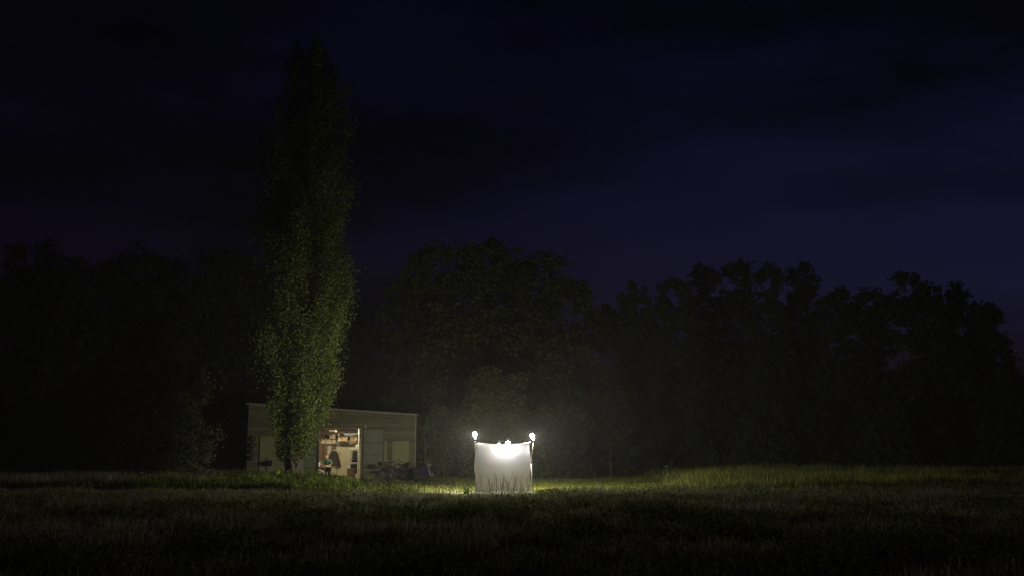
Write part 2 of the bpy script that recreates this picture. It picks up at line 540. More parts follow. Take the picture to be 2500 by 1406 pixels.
# room inside
IX0, IX1, IY1, IZ1 = X(752, FY) - 0.35, X(905, FY), FY + 3.1, 2.93
MB().box(IX0, IX1, FY + 0.125, IY1, 0.02, 0.058).build("floor", M_FLOORIN, shed)
npan = 4
for k in range(npan):
    a_ = IX0 + (IX1 - IX0) * k / npan + 0.004
    b_ = IX0 + (IX1 - IX0) * (k + 1) / npan - 0.004
    MB().box(a_, b_, IY1, IY1 + 0.02, 0.06, IZ1).build("wall_panel", M_PLY, shed)
MB().box(IX0 + 0.002, IX1 - 0.002, IY1 - 0.016, IY1 - 0.003, 2.19, IZ1 - 0.002).build('upper_shade_panel', M_DARKWOOD, shed)  # added dark board: puts shade on the upper back wall, otherwise lit too strongly
MB().box(IX0 - 0.03, IX0 - 0.004, FY + 0.125, IY1 + 0.02, 0.06, IZ1).build("wall_panel", M_PLY, shed)
MB().box(IX1 + 0.004, IX1 + 0.03, FY + 0.125, IY1 + 0.02, 0.06, IZ1).build("wall_panel", M_PLY, shed)
MB().box(IX0 - 0.03, IX1 + 0.03, FY + 0.125, IY1 + 0.03, IZ1 + 0.002, IZ1 + 0.03).build("ceiling", M_DARKWOOD, shed)
for k in range(4):
    yb = FY + 0.75 + k * 0.66
    MB().box(IX0, IX1, yb, yb + 0.07, IZ1 - 0.13, IZ1 - 0.001).build("ceiling_beam", M_DARKWOOD, shed)
# pale beaded strip inside the right jamb
bx = X(874.8, FY + 0.75)
s_ = MB()
for k in range(34):
    zz = 0.08 + k * 0.077
    s_.lathe([(0.028, 0.0), (0.05, 0.025), (0.05, 0.045), (0.028, 0.07)], 8, (bx, FY + 0.75, zz))
tag(s_.build("hose", M_WHITE, None, True), "pale ribbed hose hanging beside the right door post of the shed", "hose")

# ------------------------------------------------------------------ lit tube lamp in the room (hidden from the field by the lintel)
tl = thing("tube_lamp", "lit tube lamp on the shed ceiling behind the door lintel", "lamp", (X(830, FY), FY + 0.33, IZ1 - 0.10))
MB().box(-0.62, 0.62, -0.04, 0.04, 0.03, 0.098).build("lamp_body", M_WHITE, tl)
L_, r_ = 1.1, 0.018
MB().tube([(-L_ / 2, 0, 0), (L_ / 2, 0, 0)], r_, 8).build("lamp_tube", mat("tube_glow", (1, 1, 1), emit=(1.0, 0.885, 0.63), emit_s=W_ROOM / (math.pi * 2 * math.pi * r_ * L_)), tl)

# ================================================================== the light sheet
def sheet_xy(u):
    """line of the sheet, u 0..1 left to right"""
    a = Vector((X(1160.5, SHY, 1140), SHY, 0)); c = Vector((X(1293.5, SHY + 0.5, 1140), SHY + 0.5, 0))
    return a + (c - a) * u
ZT0, ZT1 = Z(1080.5, SHY), Z(1079.5, SHY + 0.5)
NU, NV = 60, 56
verts, faces = [], []
for j in range(NV + 1):
    v = j / NV
    for i in range(NU + 1):
        u = i / NU
        p = sheet_xy(u)
        ztop = ZT0 + (ZT1 - ZT0) * u - 0.075 * math.sin(math.pi * u) ** 0.8
        inset = 0.03 * math.sin(v * 9.0 + 1) * (1 - u) + 0.035 * math.sin(v * 12 + 0.4) * u * 0.6
        px_ = p.x + inset * (1 if u < 0.5 else -1) * abs(u - 0.5) * 2 + v * 0.06 * (u - 0.25)
        zz = ztop * (1 - v) + 0.015 * v
        bulge = -0.006 * math.sin(math.pi * v) + 0.0012 * math.sin(v * 30 + 2 * math.sin(u * 5)) + 0.0025 * math.sin(u * 17 + v * 5)
        py_ = p.y + bulge
        if v > 0.97:
            py_ -= (v - 0.97) / 0.03 * 0.03
        verts.append((px_, py_, zz))
    # skirt of cloth lying on the ground
for j in range(1, 2):
    for i in range(NU + 1):
        u = i / NU
        bx_ = verts[NV * (NU + 1) + i]
        verts.append((bx_[0] + 0.10 * u * j / 4 + (0.25 * j / 4 if i > NU - 4 else 0), bx_[1] - (0.030 + 0.02 * math.sin(u * 21) + 0.01 * math.sin(u * 47)) * j, 0.03 + 0.014 * math.sin(u * 30 + j)))
for j in range(NV + 1):
    for i in range(NU):
        k = j * (NU + 1) + i
        faces.append((k, k + 1, k + NU + 2, k + NU + 1))
sh = MB().add(verts, faces).build("white_sheet", M_SHEET, None, True)
tag(sh, "large white cotton sheet stretched between two poles and glowing in lamplight", "sheet")

def glow(name, color, watts, area):
    """lit glass: lets the light of the burner inside through and shines itself"""
    m = bpy.data.materials.new(name)
    m.use_nodes = True
    t = m.node_tree
    t.nodes.clear()
    o_ = t.nodes.new("ShaderNodeOutputMaterial")
    e = t.nodes.new("ShaderNodeEmission")
    e.inputs['Color'].default_value = (*color, 1)
    e.inputs['Strength'].default_value = 25.0
    tr_n = t.nodes.new("ShaderNodeBsdfTransparent")
    ad = t.nodes.new("ShaderNodeAddShader")
    t.links.new(e.outputs[0], ad.inputs[0]); t.links.new(tr_n.outputs[0], ad.inputs[1])
    t.links.new(ad.outputs[0], o_.inputs['Surface'])
    m.cycles.emission_sampling = 'NONE'
    return m
def burner(parent, loc, color, watts, r):
    """the light itself; its upward light is dimmed on purpose to keep the treetops dark"""
    k = (color[0] + color[1] + color[2]) / 3
    l = bpy.data.lights.new("lamp_light", 'POINT')
    l.energy = watts
    l.color = tuple(c / k / 1.2 for c in color)
    l.energy = watts * 1.2
    l.shadow_soft_size = r
    l.use_nodes = True
    t = l.node_tree
    em = t.nodes.get("Emission")
    tc = t.nodes.new("ShaderNodeTexCoord")
    sx = t.nodes.new("ShaderNodeSeparateXYZ")
    cr = t.nodes.new("ShaderNodeValToRGB")  # added ramp weakens light going up, so the poplar top stays dark
    el = cr.color_ramp.elements
    el[0].position = 0.10; el[0].color = (1, 1, 1, 1)
    el[1].position = 0.95; el[1].color = (0.10, 0.10, 0.10, 1)
    a = el.new(0.5); a.color = (0.80, 0.80, 0.80, 1)
    b2 = el.new(0.72); b2.color = (0.36, 0.36, 0.36, 1)
    t.links.new(tc.outputs['Normal'], sx.inputs[0])
    t.links.new(sx.outputs['Z'], cr.inputs['Fac'])
    t.links.new(cr.outputs['Color'], em.inputs['Strength'])
    o_ = bpy.data.objects.new("lamp_light", l)
    COL.objects.link(o_)
    o_.parent = parent
    o_.location = loc
    return o_
def bulb_profile(r, h):
    # teardrop, wide end up
    return [(r * 0.25, 0.0), (r * 0.5, h * 0.18), (r * 0.86, h * 0.42), (r, h * 0.64), (r * 0.86, h * 0.84), (r * 0.5, h * 0.96), (r * 0.12, h)]
def bulb_area(r, h):
    return 2 * math.pi * r * h * 0.78

def pole_lamp(px_top, py_top, px_bot, Y, tilt, label, gname):
    base = Vector((X(px_bot, Y, 1190), Y, 0))
    t = thing("pole_lamp", label, "lamp", base, 0, "lamps on poles at the sheet ends")
    top = P(px_top, py_top, Y) - base
    r, h = 0.078, 0.26
    j = top * 0.55 + Vector((0.012, 0, 0))
    q = top - Vector((tilt * 0.5, 0, h * 0.55))
    MB().tube([(0, 0, -0.05), j * 0.5, j], 0.020, 8).build("lower_pole", M_ALU, t, True)
    MB().tube([j * 0.98, (j + q) * 0.5, q], 0.015, 8).build("upper_pole", M_DARKWOOD, t, True)  # upper half coloured dark to offset the bulb's light on it
    MB().lathe([(0.022, -0.05), (0.032, -0.02), (0.032, 0.05), (0.022, 0.07)], 10, j).build("clamp", M_DARKMETAL, t, True)
    MB().lathe([(0.02, -0.07), (0.035, -0.05), (0.035, 0.0), (0.022, 0.015)], 10, q).build("socket", M_BLACK, t, True)
    o = MB().lathe(bulb_profile(r, h), 12).build("bulb", glow(gname, LAMP_COOL, W_POLE, bulb_area(r, h)), t, True)
    o.location = q + Vector((0, 0, 0.016))
    o.rotation_euler = (0, math.atan2(tilt, 1) , 0)
    burner(t, q + Vector((tilt * 0.14, 0, 0.15)), LAMP_COOL, W_POLE, 0.05)
    return t
pole_lamp(1156, 1061, 1161.5, SHY + 0.03, -0.14, "lit bulb on thin pole at left end of the white sheet", "pole_glow_a")
pole_lamp(1290.5, 1064.5, 1301.5, SHY + 0.54, -0.40, "lit bulb on thin leaning pole at right end of the white sheet", "pole_glow_b")
# the rope the sheet hangs from
rp_ = []
for i in range(21):
    u = i / 20
    p = sheet_xy(u)
    rp_.append((p.x - 0.04 + 0.08 * u, p.y + 0.012, ZT0 + (ZT1 - ZT0) * u - 0.075 * math.sin(math.pi * u) ** 0.8 + 0.012))
tag(MB().tube(rp_, 0.011, 6).build("rope", M_ALU, None, True), "pale rope between the pole tops carrying the white sheet", "rope")
def hung_lamp(px, py, back, label, color, watts, gname, r=0.075):
    u = (px - 1160.5) / 133.0
    Y = sheet_xy(u).y + back
    c = P(px, py, Y)
    t = thing("hanging_lamp", label, "lamp", c, 0, "lamps hanging behind the sheet")
    prof = [(r * math.sin(math.pi * k / 8) + 0.002, -r * math.cos(math.pi * k / 8)) for k in range(9)]
    MB().lathe(prof, 14).build("bulb", glow(gname, color, watts, 4 * math.pi * r * r), t, True)
    burner(t, (0, 0, 0), color, watts, r * 0.75)
    MB().lathe([(0.03, r), (0.036, r + 0.015), (0.03, r + 0.07), (0.01, r + 0.09)], 10).build("socket", M_BLACK, t, True)
    MB().tube([(0, 0, r + 0.085), (0.02, -back * 0.5, r + 0.12), (0.01, -back + 0.012, 0.10)], 0.006, 6).build("cord", M_BLACK, t)
    return t
hung_lamp(1218, 1086.5, 0.26, "lit round lamp at the top edge of the white sheet, the left of two", LAMP_WARM, W_BACK_LEFT, "hung_glow_a")
hung_lamp(1240, 1081.3, 0.20, "lit round lamp at the top edge of the white sheet, the right of two", LAMP_COOL, W_BACK_RIGHT, "hung_glow_b", 0.085)
# small moth on the sheet
mc = P(1214.3, 1094.5, sheet_xy(0.40).y - 0.075)
mo = thing("insect", "tiny dark insect on the white sheet just below the left lamp", "insect", mc)
MB().tube([(0, 0, -0.02), (0, -0.006, 0), (0, 0, 0.022)], [0.004, 0.008, 0.003], 6).build("body", M_BLACK, mo)
for s in (-1, 1):
    MB().add([(0, 0, 0.016), (s * 0.036, 0.003, -0.004), (s * 0.028, 0.004, -0.026), (s * 0.004, 0, -0.012)], [(0, 1, 2, 3)]).build("wing", M_BLACK, mo)
# cable from the lamps on the ground
cb = [(X(1300, SHY, 1190), SHY + 0.62, 1.2), (X(1301, SHY), SHY + 0.7, 0.1), (2.2, 40.2, 0.03), (0.8, 42.5, 0.03), (-2.8, 46.0, 0.03), (-5.6, 49.8, 0.03), (X(885, FY), FY - 0.5, 0.05)]
tag(MB().tube(cb, 0.012, 6).build("cable", M_BLACK, None, True), "black power cable running from the lamp poles across the yard to the shed", "cable")

# ================================================================== things against the shed
# arrow-shaped sign on a post
ay = 49.6
sg = thing("arrow_sign", "black arrow-shaped board on a post pointing left in front of the shed", "sign", (X(650, ay), ay, 0))
MB().box(-0.04, 0.04, 0.0, 0.05, -0.1, Z(1116.5, ay)).build("post", M_DARKWOOD, sg)
ax0, ax1 = X(631, ay) - X(650, ay), X(664, ay) - X(650, ay)
zt, zb_ = Z(1122.5, ay), Z(1138, ay)
MB().prism([(ax1, zt), (ax1, zb_ + 0.03), (ax0 + 0.16, zb_), (ax0, (zt + zb_) / 2 - 0.06), (ax0 - 0.2, (zt + zb_) / 2 - 0.02), (ax0 - 0.22, (zt + zb_) / 2 - 0.07), (ax0 + 0.02, (zt + zb_) / 2 - 0.02), (ax0 + 0.18, zt - 0.03)][:1] +
           [(ax1, zb_ + 0.03), (ax0 + 0.18, zb_), (ax0, (zt + zb_) / 2), (ax0 + 0.18, zt - 0.03)], -0.03, -0.002).build("arrow_board", M_BLACK, sg)
# four domed pots hung one above another on the wall
for k, py in enumerate((1070, 1086, 1100.5, 1117)):
    r_ = 0.155 if k < 2 else 0.145
    o = MB().lathe([(r_, 0.0), (r_ * 0.99, -0.06), (r_ * 0.88, -0.14), (r_ * 0.6, -0.2), (r_ * 0.25, -0.225), (0.01, -0.23)], 20, axis='y').build("hanging_pot", mat("dark_pot", (0.035, 0.032, 0.022), 0.7), None, True)
    o.location = (X(615.5 - k * 1.0, FY), FY - 0.02, Z(py, FY))
    tag(o, "round dark pot on the shed wall, %s of the column of four" % ("topmost", "second from the top", "third from the top", "lowest")[k], "pot", "round pots on the shed wall")
# yellow can on a stump beside the poplar
yy = 44.6
st = X(681, yy)
o = MB().lathe([(0.17, 0.0), (0.15, 0.12), (0.14, 0.5), (0.135, 0.54)], 12, (st, yy, -0.02)).build("tree_stump", M_BARK, None, True)
tag(o, "short dark stump in the weeds under a yellow can", "stump")
yc = thing("yellow_can", "bright yellow plastic can on a stump left of the poplar trunk", "can", (st, yy, 0.53))
MB().box(-0.075, 0.075, -0.06, 0.06, 0, 0.19).build("can_body", M_YELLOW, yc, bevel=0.02)
MB().tube([(-0.05, 0, 0.18), (-0.045, 0, 0.235), (0.03, 0, 0.235), (0.035, 0, 0.18)], 0.012, 6).build("handle", M_YELLOW, yc)
MB().lathe([(0.022, 0.18), (0.022, 0.225), (0.018, 0.23)], 10, (0.058, 0, 0)).build("cap", M_BLACK, yc)
# white reflector on a stake left of the shed
ry = 51.0
rs = thing("reflector_stake", "short stake with small white reflector left of the shed corner", "reflector", (X(597, ry), ry, 0))
MB().box(-0.02, 0.02, -0.01, 0.01, -0.1, Z(1146, ry)).build("stake", M_DARKWOOD, rs)
MB().lathe([(0.035, 0.0), (0.035, -0.02), (0.02, -0.03)], 12, (0, -0.012, Z(1143, ry)), axis='y').build("reflector", mat("reflector_white", (0.9, 0.9, 0.9), 0.2, 0.02), rs)

# bicycles
def bicycle(label, paint, gname):
    t = thing("bicycle", label, "bicycle", group="bicycles leaning by the shed door")
    wr, wb = 0.335, 1.04
    for x in (0, wb):
        w = MB().torus((x, 0, wr), wr - 0.02, 0.022, 28, 6).build("wheel", M_RUBBER, t, True)
        MB().torus((x, 0, wr), wr - 0.045, 0.012, 28, 5).build("rim", M_DARKMETAL, w, True)
        s = MB()
        for k in range(14):
            a = 2 * math.pi * k / 14
            s.tube([(x + 0.02 * math.cos(a + 1), 0.02 * (-1) ** k, wr + 0.02 * math.sin(a + 1)), (x + (wr - 0.05) * math.cos(a), 0, wr + (wr - 0.05) * math.sin(a))], 0.0025, 3, False)
        s.build("spokes", M_METAL, w)
        MB().lathe([(0.022, -0.05), (0.03, -0.03), (0.03, 0.03), (0.022, 0.05)], 10, (x, 0, wr), axis='y').build("hub", M_METAL, w, True)
        mg = [(x + (wr + 0.025) * math.cos(a), 0, wr + (wr + 0.025) * math.sin(a)) for a in [R(20 + 15 * i) for i in range(11)]]
        MB().tube(mg, 0.022, 6).build("mudguard", M_DARKMETAL, t, True)
    bb = Vector((0.62, 0, 0.29)); st_ = Vector((0.74, 0, 0.80)); hd = Vector((0.17, 0, 0.86)); hl = Vector((0.13, 0, 0.70))
    f = MB()
    f.tube([hd, st_ + Vector((-0.02, 0, -0.10))], 0.015); f.tube([hl, bb], 0.018); f.tube([bb, st_], 0.016)
    for s in (-1, 1):
        f.tube([bb + Vector((0, s * 0.03, 0)), (wb, s * 0.055, wr)], 0.010, 6)
        f.tube([st_ + Vector((-0.03, s * 0.02, -0.08)), (wb, s * 0.055, wr)], 0.009, 6)
    f.tube([hl, hd], 0.020)
    f.build("frame", paint, t, True)
    fk = MB()
    for s in (-1, 1):
        fk.tube([hl + Vector((0, s * 0.03, 0)), (0.05, s * 0.05, 0.52), (0, s * 0.052, wr)], 0.011, 6)
    fk.build("fork", paint, t, True)
    h = MB()
    h.tube([hd, hd + Vector((0.035, 0, 0.17))], 0.013)
    h.tube([(0.44, -0.29, 1.02), (0.30, -0.28, 1.05), (0.19, -0.18, 1.06), (0.205, 0, 1.03), (0.19, 0.18, 1.06), (0.30, 0.28, 1.05), (0.44, 0.29, 1.02)], 0.012)
    hb = h.build("handlebar", M_METAL, t, True)
    for s in (-1, 1):
        MB().tube([(0.32, s * 0.282, 1.046), (0.45, s * 0.29, 1.018)], 0.018).build("grip", M_RUBBER, hb)
    MB().add([(0.62, -0.03, 0.90), (0.62, 0.03, 0.90), (0.86, 0.10, 0.915), (0.86, -0.10, 0.915), (0.62, -0.02, 0.86), (0.62, 0.02, 0.86), (0.87, 0.09, 0.85), (0.87, -0.09, 0.85)],
             [(0, 1, 2, 3), (4, 7, 6, 5), (0, 4, 5, 1), (1, 5, 6, 2), (2, 6, 7, 3), (3, 7, 4, 0)]).build("saddle", M_BLACK, t, bevel=0.012)
    MB().tube([st_, (0.755, 0, 0.87)], 0.013).build("seat_post", M_METAL, t)
    rk = MB()
    for s in (-1, 1):
        rk.tube([(0.80, s * 0.06, 0.72), (1.22, s * 0.06, 0.72)], 0.007, 6)
        rk.tube([(1.12, s * 0.06, 0.72), (wb, s * 0.06, wr)], 0.006, 6)
    for x in (0.85, 0.98, 1.11, 1.22):
        rk.tube([(x, -0.06, 0.72), (x, 0.06, 0.72)], 0.005, 5)
    rk.build("luggage_rack", M_DARKMETAL, t)
    ck = MB().lathe([(0.09, 0.045), (0.09, 0.05), (0.02, 0.052)], 18, bb, axis='y').build("chainring", M_DARKMETAL, t)
    MB().tube([bb + Vector((0, 0.06, 0)), bb + Vector((0.08, 0.07, -0.14))], 0.009, 6).build("crank", M_METAL, t)
    MB().tube([bb + Vector((0, -0.06, 0)), bb + Vector((-0.08, -0.07, 0.14))], 0.009, 6).build("crank", M_METAL, t)
    for q in (bb + Vector((0.08, 0.11, -0.14)), bb + Vector((-0.08, -0.11, 0.14))):
        MB().cbox(q, (0.09, 0.08, 0.022)).build("pedal", M_RUBBER, t)
    return t
bk = bicycle("dark bicycle with pale handlebar parked in front of the green door", M_DARKMETAL, "")
bk.location = (X(941, 50.6), 50.35, 0.01)
bk.rotation_euler = (R(-4), 0, R(38))
MB().add([(-0.22, -0.14, 0.78), (0.06, -0.14, 0.78), (0.06, 0.14, 0.78), (-0.22, 0.14, 0.78), (-0.26, -0.18, 1.0), (0.09, -0.18, 1.0), (0.09, 0.18, 1.0), (-0.26, 0.18, 1.0)],
         [(0, 3, 2, 1), (0, 1, 5, 4), (1, 2, 6, 5), (2, 3, 7, 6), (3, 0, 4, 7)]).build("basket", M_DARKWOOD, bk)
bk2 = bicycle("red bicycle standing behind the dark one in front of the cream shutter", M_RED, "")
bk2.location = (X(958, 51.3), 50.9, 0.01)
bk2.rotation_euler = (R(5), 0, R(22))
MB().cbox((0.98, 0, 0.86), (0.26, 0.24, 0.24)).build("pannier", M_RED, bk2, bevel=0.02)

# two-wheeled cart with blue cover and tall thin pole
cx_, cyy = X(1033, 50.2), 50.2
ct = thing("cart", "two-wheeled cart with blue cover and tall thin pole at the shed's right corner", "cart", (cx_, cyy, 0.0), R(-22))
for s in (-1, 1):
    w = MB().torus((0.10, s * 0.33, 0.25), 0.23, 0.024, 24, 6).build("wheel", M_RUBBER, ct, True)
    MB().torus((0.10, s * 0.33, 0.25), 0.20, 0.012, 24, 5).build("rim", M_DARKMETAL, w, True)
    q = MB()
    for k in range(10):
        a = 2 * math.pi * k / 10
        q.tube([(0.10, s * 0.33, 0.25), (0.10 + 0.2 * math.cos(a), s * 0.33, 0.25 + 0.2 * math.sin(a))], 0.003, 3, False)
    q.build("spokes", M_METAL, w)
MB().add([(-0.36, -0.26, 0.22), (0.36, -0.26, 0.22), (0.36, 0.26, 0.22), (-0.36, 0.26, 0.22), (-0.45, -0.3, 0.74), (0.40, -0.3, 0.62), (0.40, 0.3, 0.62), (-0.45, 0.3, 0.74)],
         [(0, 3, 2, 1), (0, 1, 5, 4), (1, 2, 6, 5), (2, 3, 7, 6), (3, 0, 4, 7), (4, 5, 6, 7)]).build("tub", mat("cart_grey", (0.028, 0.03, 0.028), 0.7), ct, bevel=0.02)
MB().add([(0.02, -0.32, 0.28), (0.42, -0.31, 0.40), (0.44, 0.32, 0.44), (0.0, 0.32, 0.76), (0.10, -0.32, 0.78), (0.40, -0.32, 0.70), (0.40, 0.34, 0.72), (0.22, 0.0, 0.86)],
         [(0, 1, 5, 4), (1, 2, 6, 5), (4, 5, 7), (5, 6, 7), (6, 3, 7), (3, 4, 7)]).build("cover", M_BLUE, ct)
MB().tube([(-0.3, 0.05, 0.22), (-0.55, -0.05, 0.10), (-0.72, -0.1, 0.04)], 0.016, 8).build("drawbar", M_ALU, ct)
zp = Z(1070, cyy)
MB().tube([(-0.03, 0.3, 0.2), (-0.03, 0.3, 1.2), (-0.05, 0.3, zp)], [0.013, 0.011, 0.008], 8).build("pole", M_ALU, ct)
rt = Matrix.Rotation(R(-20), 3, 'Y')
MB().cbox((0.42, -0.16, 0.62), (0.05, 0.02, 0.66), rt).build("side_slat", M_TRIM, ct)
MB().cbox((0.36, 0.16, 0.64), (0.05, 0.02, 0.66), rt).build("side_slat", M_TRIM, ct)
MB().tube([(-0.62, -0.28, 0.97), (-0.45, -0.3, 0.98), (-0.32, -0.3, 0.97)], 0.014, 8).build("handle", M_ALU, ct)
MB().tube([(-0.32, -0.3, 0.97), (-0.36, -0.28, 0.7)], 0.012, 8).build("handle_stay", M_DARKMETAL, ct)

# ================================================================== inside the workshop
TY = FY + 1.25
tx0, tx1 = X(777, TY), X(822, TY)
tz = Z(1138, TY)
tb = thing("table", "small work table with pale top in the lit doorway", "table", ((tx0 + tx1) / 2, TY, 0.058))
hw = (tx1 - tx0) / 2
MB().box(-hw, hw, -0.33, 0.33, tz - 0.09, tz - 0.058).build("table_top", M_TRIM, tb)
for sx, sy in ((-0.9, -0.28), (-0.2, -0.28), (0.92, 0.28), (-0.9, 0.28)):
    MB().box(sx * hw - 0.02, sx * hw + 0.02, sy - 0.02, sy + 0.02, 0.0, tz - 0.092).build("leg", M_TRIM, tb)
TT = tz + 0.0005
def small_box(name, label, cat, px, Y, zb, w, d, h, m, rz=0.0, group=None, bev=0.006):
    o = MB().box(-w / 2, w / 2, -d / 2, d / 2, 0, h).build(name, m, None, bevel=bev)
    o.location = (X(px, Y), Y, zb)
    o.rotation_euler = (0, 0, rz)
    return tag(o, label, cat, group)
small_box("paper_stack", "stack of white papers on the table in front of the seated person", "papers", 802, TY - 0.12, TT, 0.26, 0.2, 0.025, M_WHITE, 0.2)
small_box("notebook", "pale open notebook on the table by the seated person's arm", "notebook", 793.5, TY - 0.16, TT, 0.2, 0.16, 0.015, M_CREAM, -0.15)
o = MB().lathe([(0.05, 0), (0.06, 0.02), (0.06, 0.2), (0.045, 0.23)], 14).build("white_jar", M_WHITE, None, True)
o.location = (X(780.3, TY), TY - 0.12, TT); tag(o, "white jar at the left end of the work table", "jar")
o = MB().lathe([(0.04, 0), (0.075, 0.05), (0.08, 0.10), (0.07, 0.105)], 14).build("bowl", M_CREAM, None, True)
o.location = (X(780.5, TY), TY - 0.12, TT + 0.232); tag(o, "cream bowl on top of the white jar on the table", "bowl")
tub = thing("storage_tub", "blue-rimmed pale tub on the floor under the work table", "tub", (X(785.5, TY), TY - 0.1, 0.06))
MB().lathe([(0.17, 0), (0.2, 0.02), (0.235, 0.27), (0.22, 0.275)], 18).build("tub_body", M_WHITE, tub, True)
MB().torus((0, 0, 0), 0.232, 0.022, 24, 6).build("rim", M_BLUE, tub, True)
tub.children[-1].rotation_euler = (R(90), 0, 0); tub.children[-1].location = (0, 0, 0.28)
o = MB().lathe([(0.06, 0), (0.015, 0.03), (0.015, 0.14), (0.08, 0.22), (0.085, 0.28), (0.075, 0.282)], 14).build("wooden_cup", M_MIDWOOD, None, True)
o.location = (X(785.5, TY), TY - 0.1, 0.10); tag(o, "light brown cup standing in the tub under the table", "cup")

# brown boards leaning at the left wall
for k in range(6):
    px = 781.5 + k * 2.9
    zt_ = Z(1084 + (k % 3) * 1.6, FY + 2.6)
    o = MB().box(-0.055, 0.055, -0.015, 0.015, 0, zt_).build("board", (M_MIDWOOD, M_DARKWOOD, M_BROWN)[(k * 2 + k // 3) % 3], None)
    o.location = (X(px, FY + 2.6), FY + 2.55, 0.059)
    o.rotation_euler = (R(-5), 0, R(5 * ((k % 2) - 0.5)))
    tag(o, "%s long brown board leaning at the back wall, %s from the left" % (("tall", "darker", "upright", "narrow", "plain", "last")[k], ("first", "second", "third", "fourth", "fifth", "sixth")[k]), "board", "boards leaning in the shed")
# hanging coat and bag on the back wall
KY = IY1 - 0.09
kx = X(815.5, KY)
zc0, zc1 = Z(1100, KY), Z(1137, KY)
coat = thing("hanging_coat", "long dark coat hanging on the pale back wall of the shed", "coat", (kx, KY, zc0))
cv, cf = [], []
nr, nc = 11, 24
for j in range(nr):
    v = j / (nr - 1)
    half = 0.10 + 0.17 * v ** 0.55 + 0.05 * v
    for i in range(nc):
        a = 2 * math.pi * i / nc
        fold = 1 + 0.12 * math.sin(a * 6 + v * 2) * v
        cv.append((half * math.cos(a) * fold + 0.05 * v, 0.055 * math.sin(a) * fold, -v * (zc0 - zc1) * (1 + 0.05 * math.cos(a))))
for j in range(nr - 1):
    for i in range(nc):
        cf.append((j * nc + i, j * nc + (i + 1) % nc, (j + 1) * nc + (i + 1) % nc, (j + 1) * nc + i))
cf += [tuple(range(nc)), tuple(range((nr - 1) * nc, nr * nc))]
MB().add(cv, cf).build("coat_body", M_COAT, coat, True)
for s in (-1, 1):
    MB().tube([(s * 0.10, -0.03, -0.02), (s * 0.22, -0.06, -0.3), (s * 0.27 + 0.04, -0.07, -0.66)], [0.05, 0.06, 0.05], 8).build("sleeve", M_COAT, coat, True)
MB().tube([(-0.12, 0, 0.03), (0, 0, 0.055), (0.12, 0, 0.03)], 0.022, 8).build("collar", M_WHITE, coat, True)
bag = thing("hanging_bag", "small brown bag with round handle hung above the dark coat", "bag", (kx, KY - 0.02, Z(1096.5, KY)))
MB().box(-0.11, 0.11, -0.05, 0.05, 0, 0.21).build("bag_body", M_BROWN, bag, bevel=0.015)
MB().torus((0, 0, 0.27), 0.065, 0.012, 18, 6).build("handle", M_DARKWOOD, bag, True)
MB().box(-0.09, 0.09, -0.062, -0.052, 0.03, 0.12).build("pocket", M_MIDWOOD, bag)
for k, (px, py) in enumerate(((834.2, 1087), (829.5, 1106))):
    hk = thing("wall_hook", "small dark hook on the bare back wall, the %s of two" % ("upper", "lower")[k], "hook", (X(px, IY1), IY1 - 0.005, Z(py, IY1)), 0, "hooks on the back wall")
    MB().box(-0.03, 0.03, -0.015, 0.0, -0.05, 0.05).build("plate", M_DARKWOOD, hk)
    MB().tube([(0, -0.012, -0.01), (0, -0.06, -0.03), (0, -0.065, 0.01)], 0.01, 6).build("hook", M_DARKMETAL, hk)

# wall shelves with rows of small boxes
SY = IY1 - 0.16
COLS = [mat("box_red", (0.40, 0.20, 0.14), 0.6), mat("box_cream", (0.58, 0.48, 0.28), 0.6), mat("box_pink", (0.55, 0.42, 0.33), 0.6),
        mat("box_orange", (0.52, 0.30, 0.14), 0.6), mat("box_white", (0.65, 0.58, 0.46), 0.6), mat("box_tan", (0.36, 0.23, 0.11), 0.6)]
CN = ["red", "cream", "pink", "orange", "white", "tan"]
ORD = ["first", "second", "third", "fourth", "fifth", "sixth", "seventh", "eighth", "ninth", "tenth", "eleventh", "twelfth", "thirteenth", "fourteenth", "fifteenth"]
def shelf(px0, px1, py_bottom, Y, label, seq, rowname):
    zb = Z(py_bottom, Y)
    x0, x1 = X(px0, Y), X(px1, Y)
    s = thing("wall_shelf", label, "shelf", ((x0 + x1) / 2, Y, zb - 0.03))
    hw = (x1 - x0) / 2
    MB().box(-hw, hw, -0.12, 0.14, 0.0, 0.028).build("shelf_board", M_TRIM, s)
    MB().box(-hw, hw, -0.12, 0.14, 0.265, 0.29).build("shelf_board", M_MIDWOOD, s)
    for e in (-1, 0, 1):
        MB().box(e * (hw - 0.012) - 0.01, e * (hw - 0.012) + 0.01, 0.10, 0.138, -0.12, 0.264).build("bracket", M_DARKWOOD, s)
    n = len(seq)
    step = (x1 - x0 - 0.06) / n
    for k, c in enumerate(seq):
        if c < 0:
            continue
        w = step * random.uniform(0.78, 0.93)
        h = random.uniform(0.17, 0.225)
        o = MB().box(-w / 2, w / 2, -0.09, 0.09, 0, h).build("small_box", COLS[c], None, bevel=0.004)
        o.location = (x0 + 0.03 + step * (k + 0.5), Y - 0.02, zb - 0.0015)
        tag(o, "small %s box, %s from the left on the %s" % (CN[c], ORD[k], rowname), "box", "small boxes on the wall shelves")
    return zb + 0.2605
topL = shelf(777.5, 820, 1081.5, SY, "left wall shelf with a row of small coloured boxes", [0, 3, 4, 1, 5, 1, 2, 4, 2, 3, 2, 1], "left wall shelf")
topR = shelf(823.5, 872, 1075.5, SY - 0.45, "right wall shelf with a row of orange and white boxes", [4, 1, 0, 3, 2, 3, 1, -1, -1, 3, 3, 0, 2, 1], "right wall shelf")
small_box("storage_box", "dark brown box on top of the left wall shelf at its left end", "box", 786, SY, topL, 0.34, 0.22, 0.2, M_DARKWOOD)
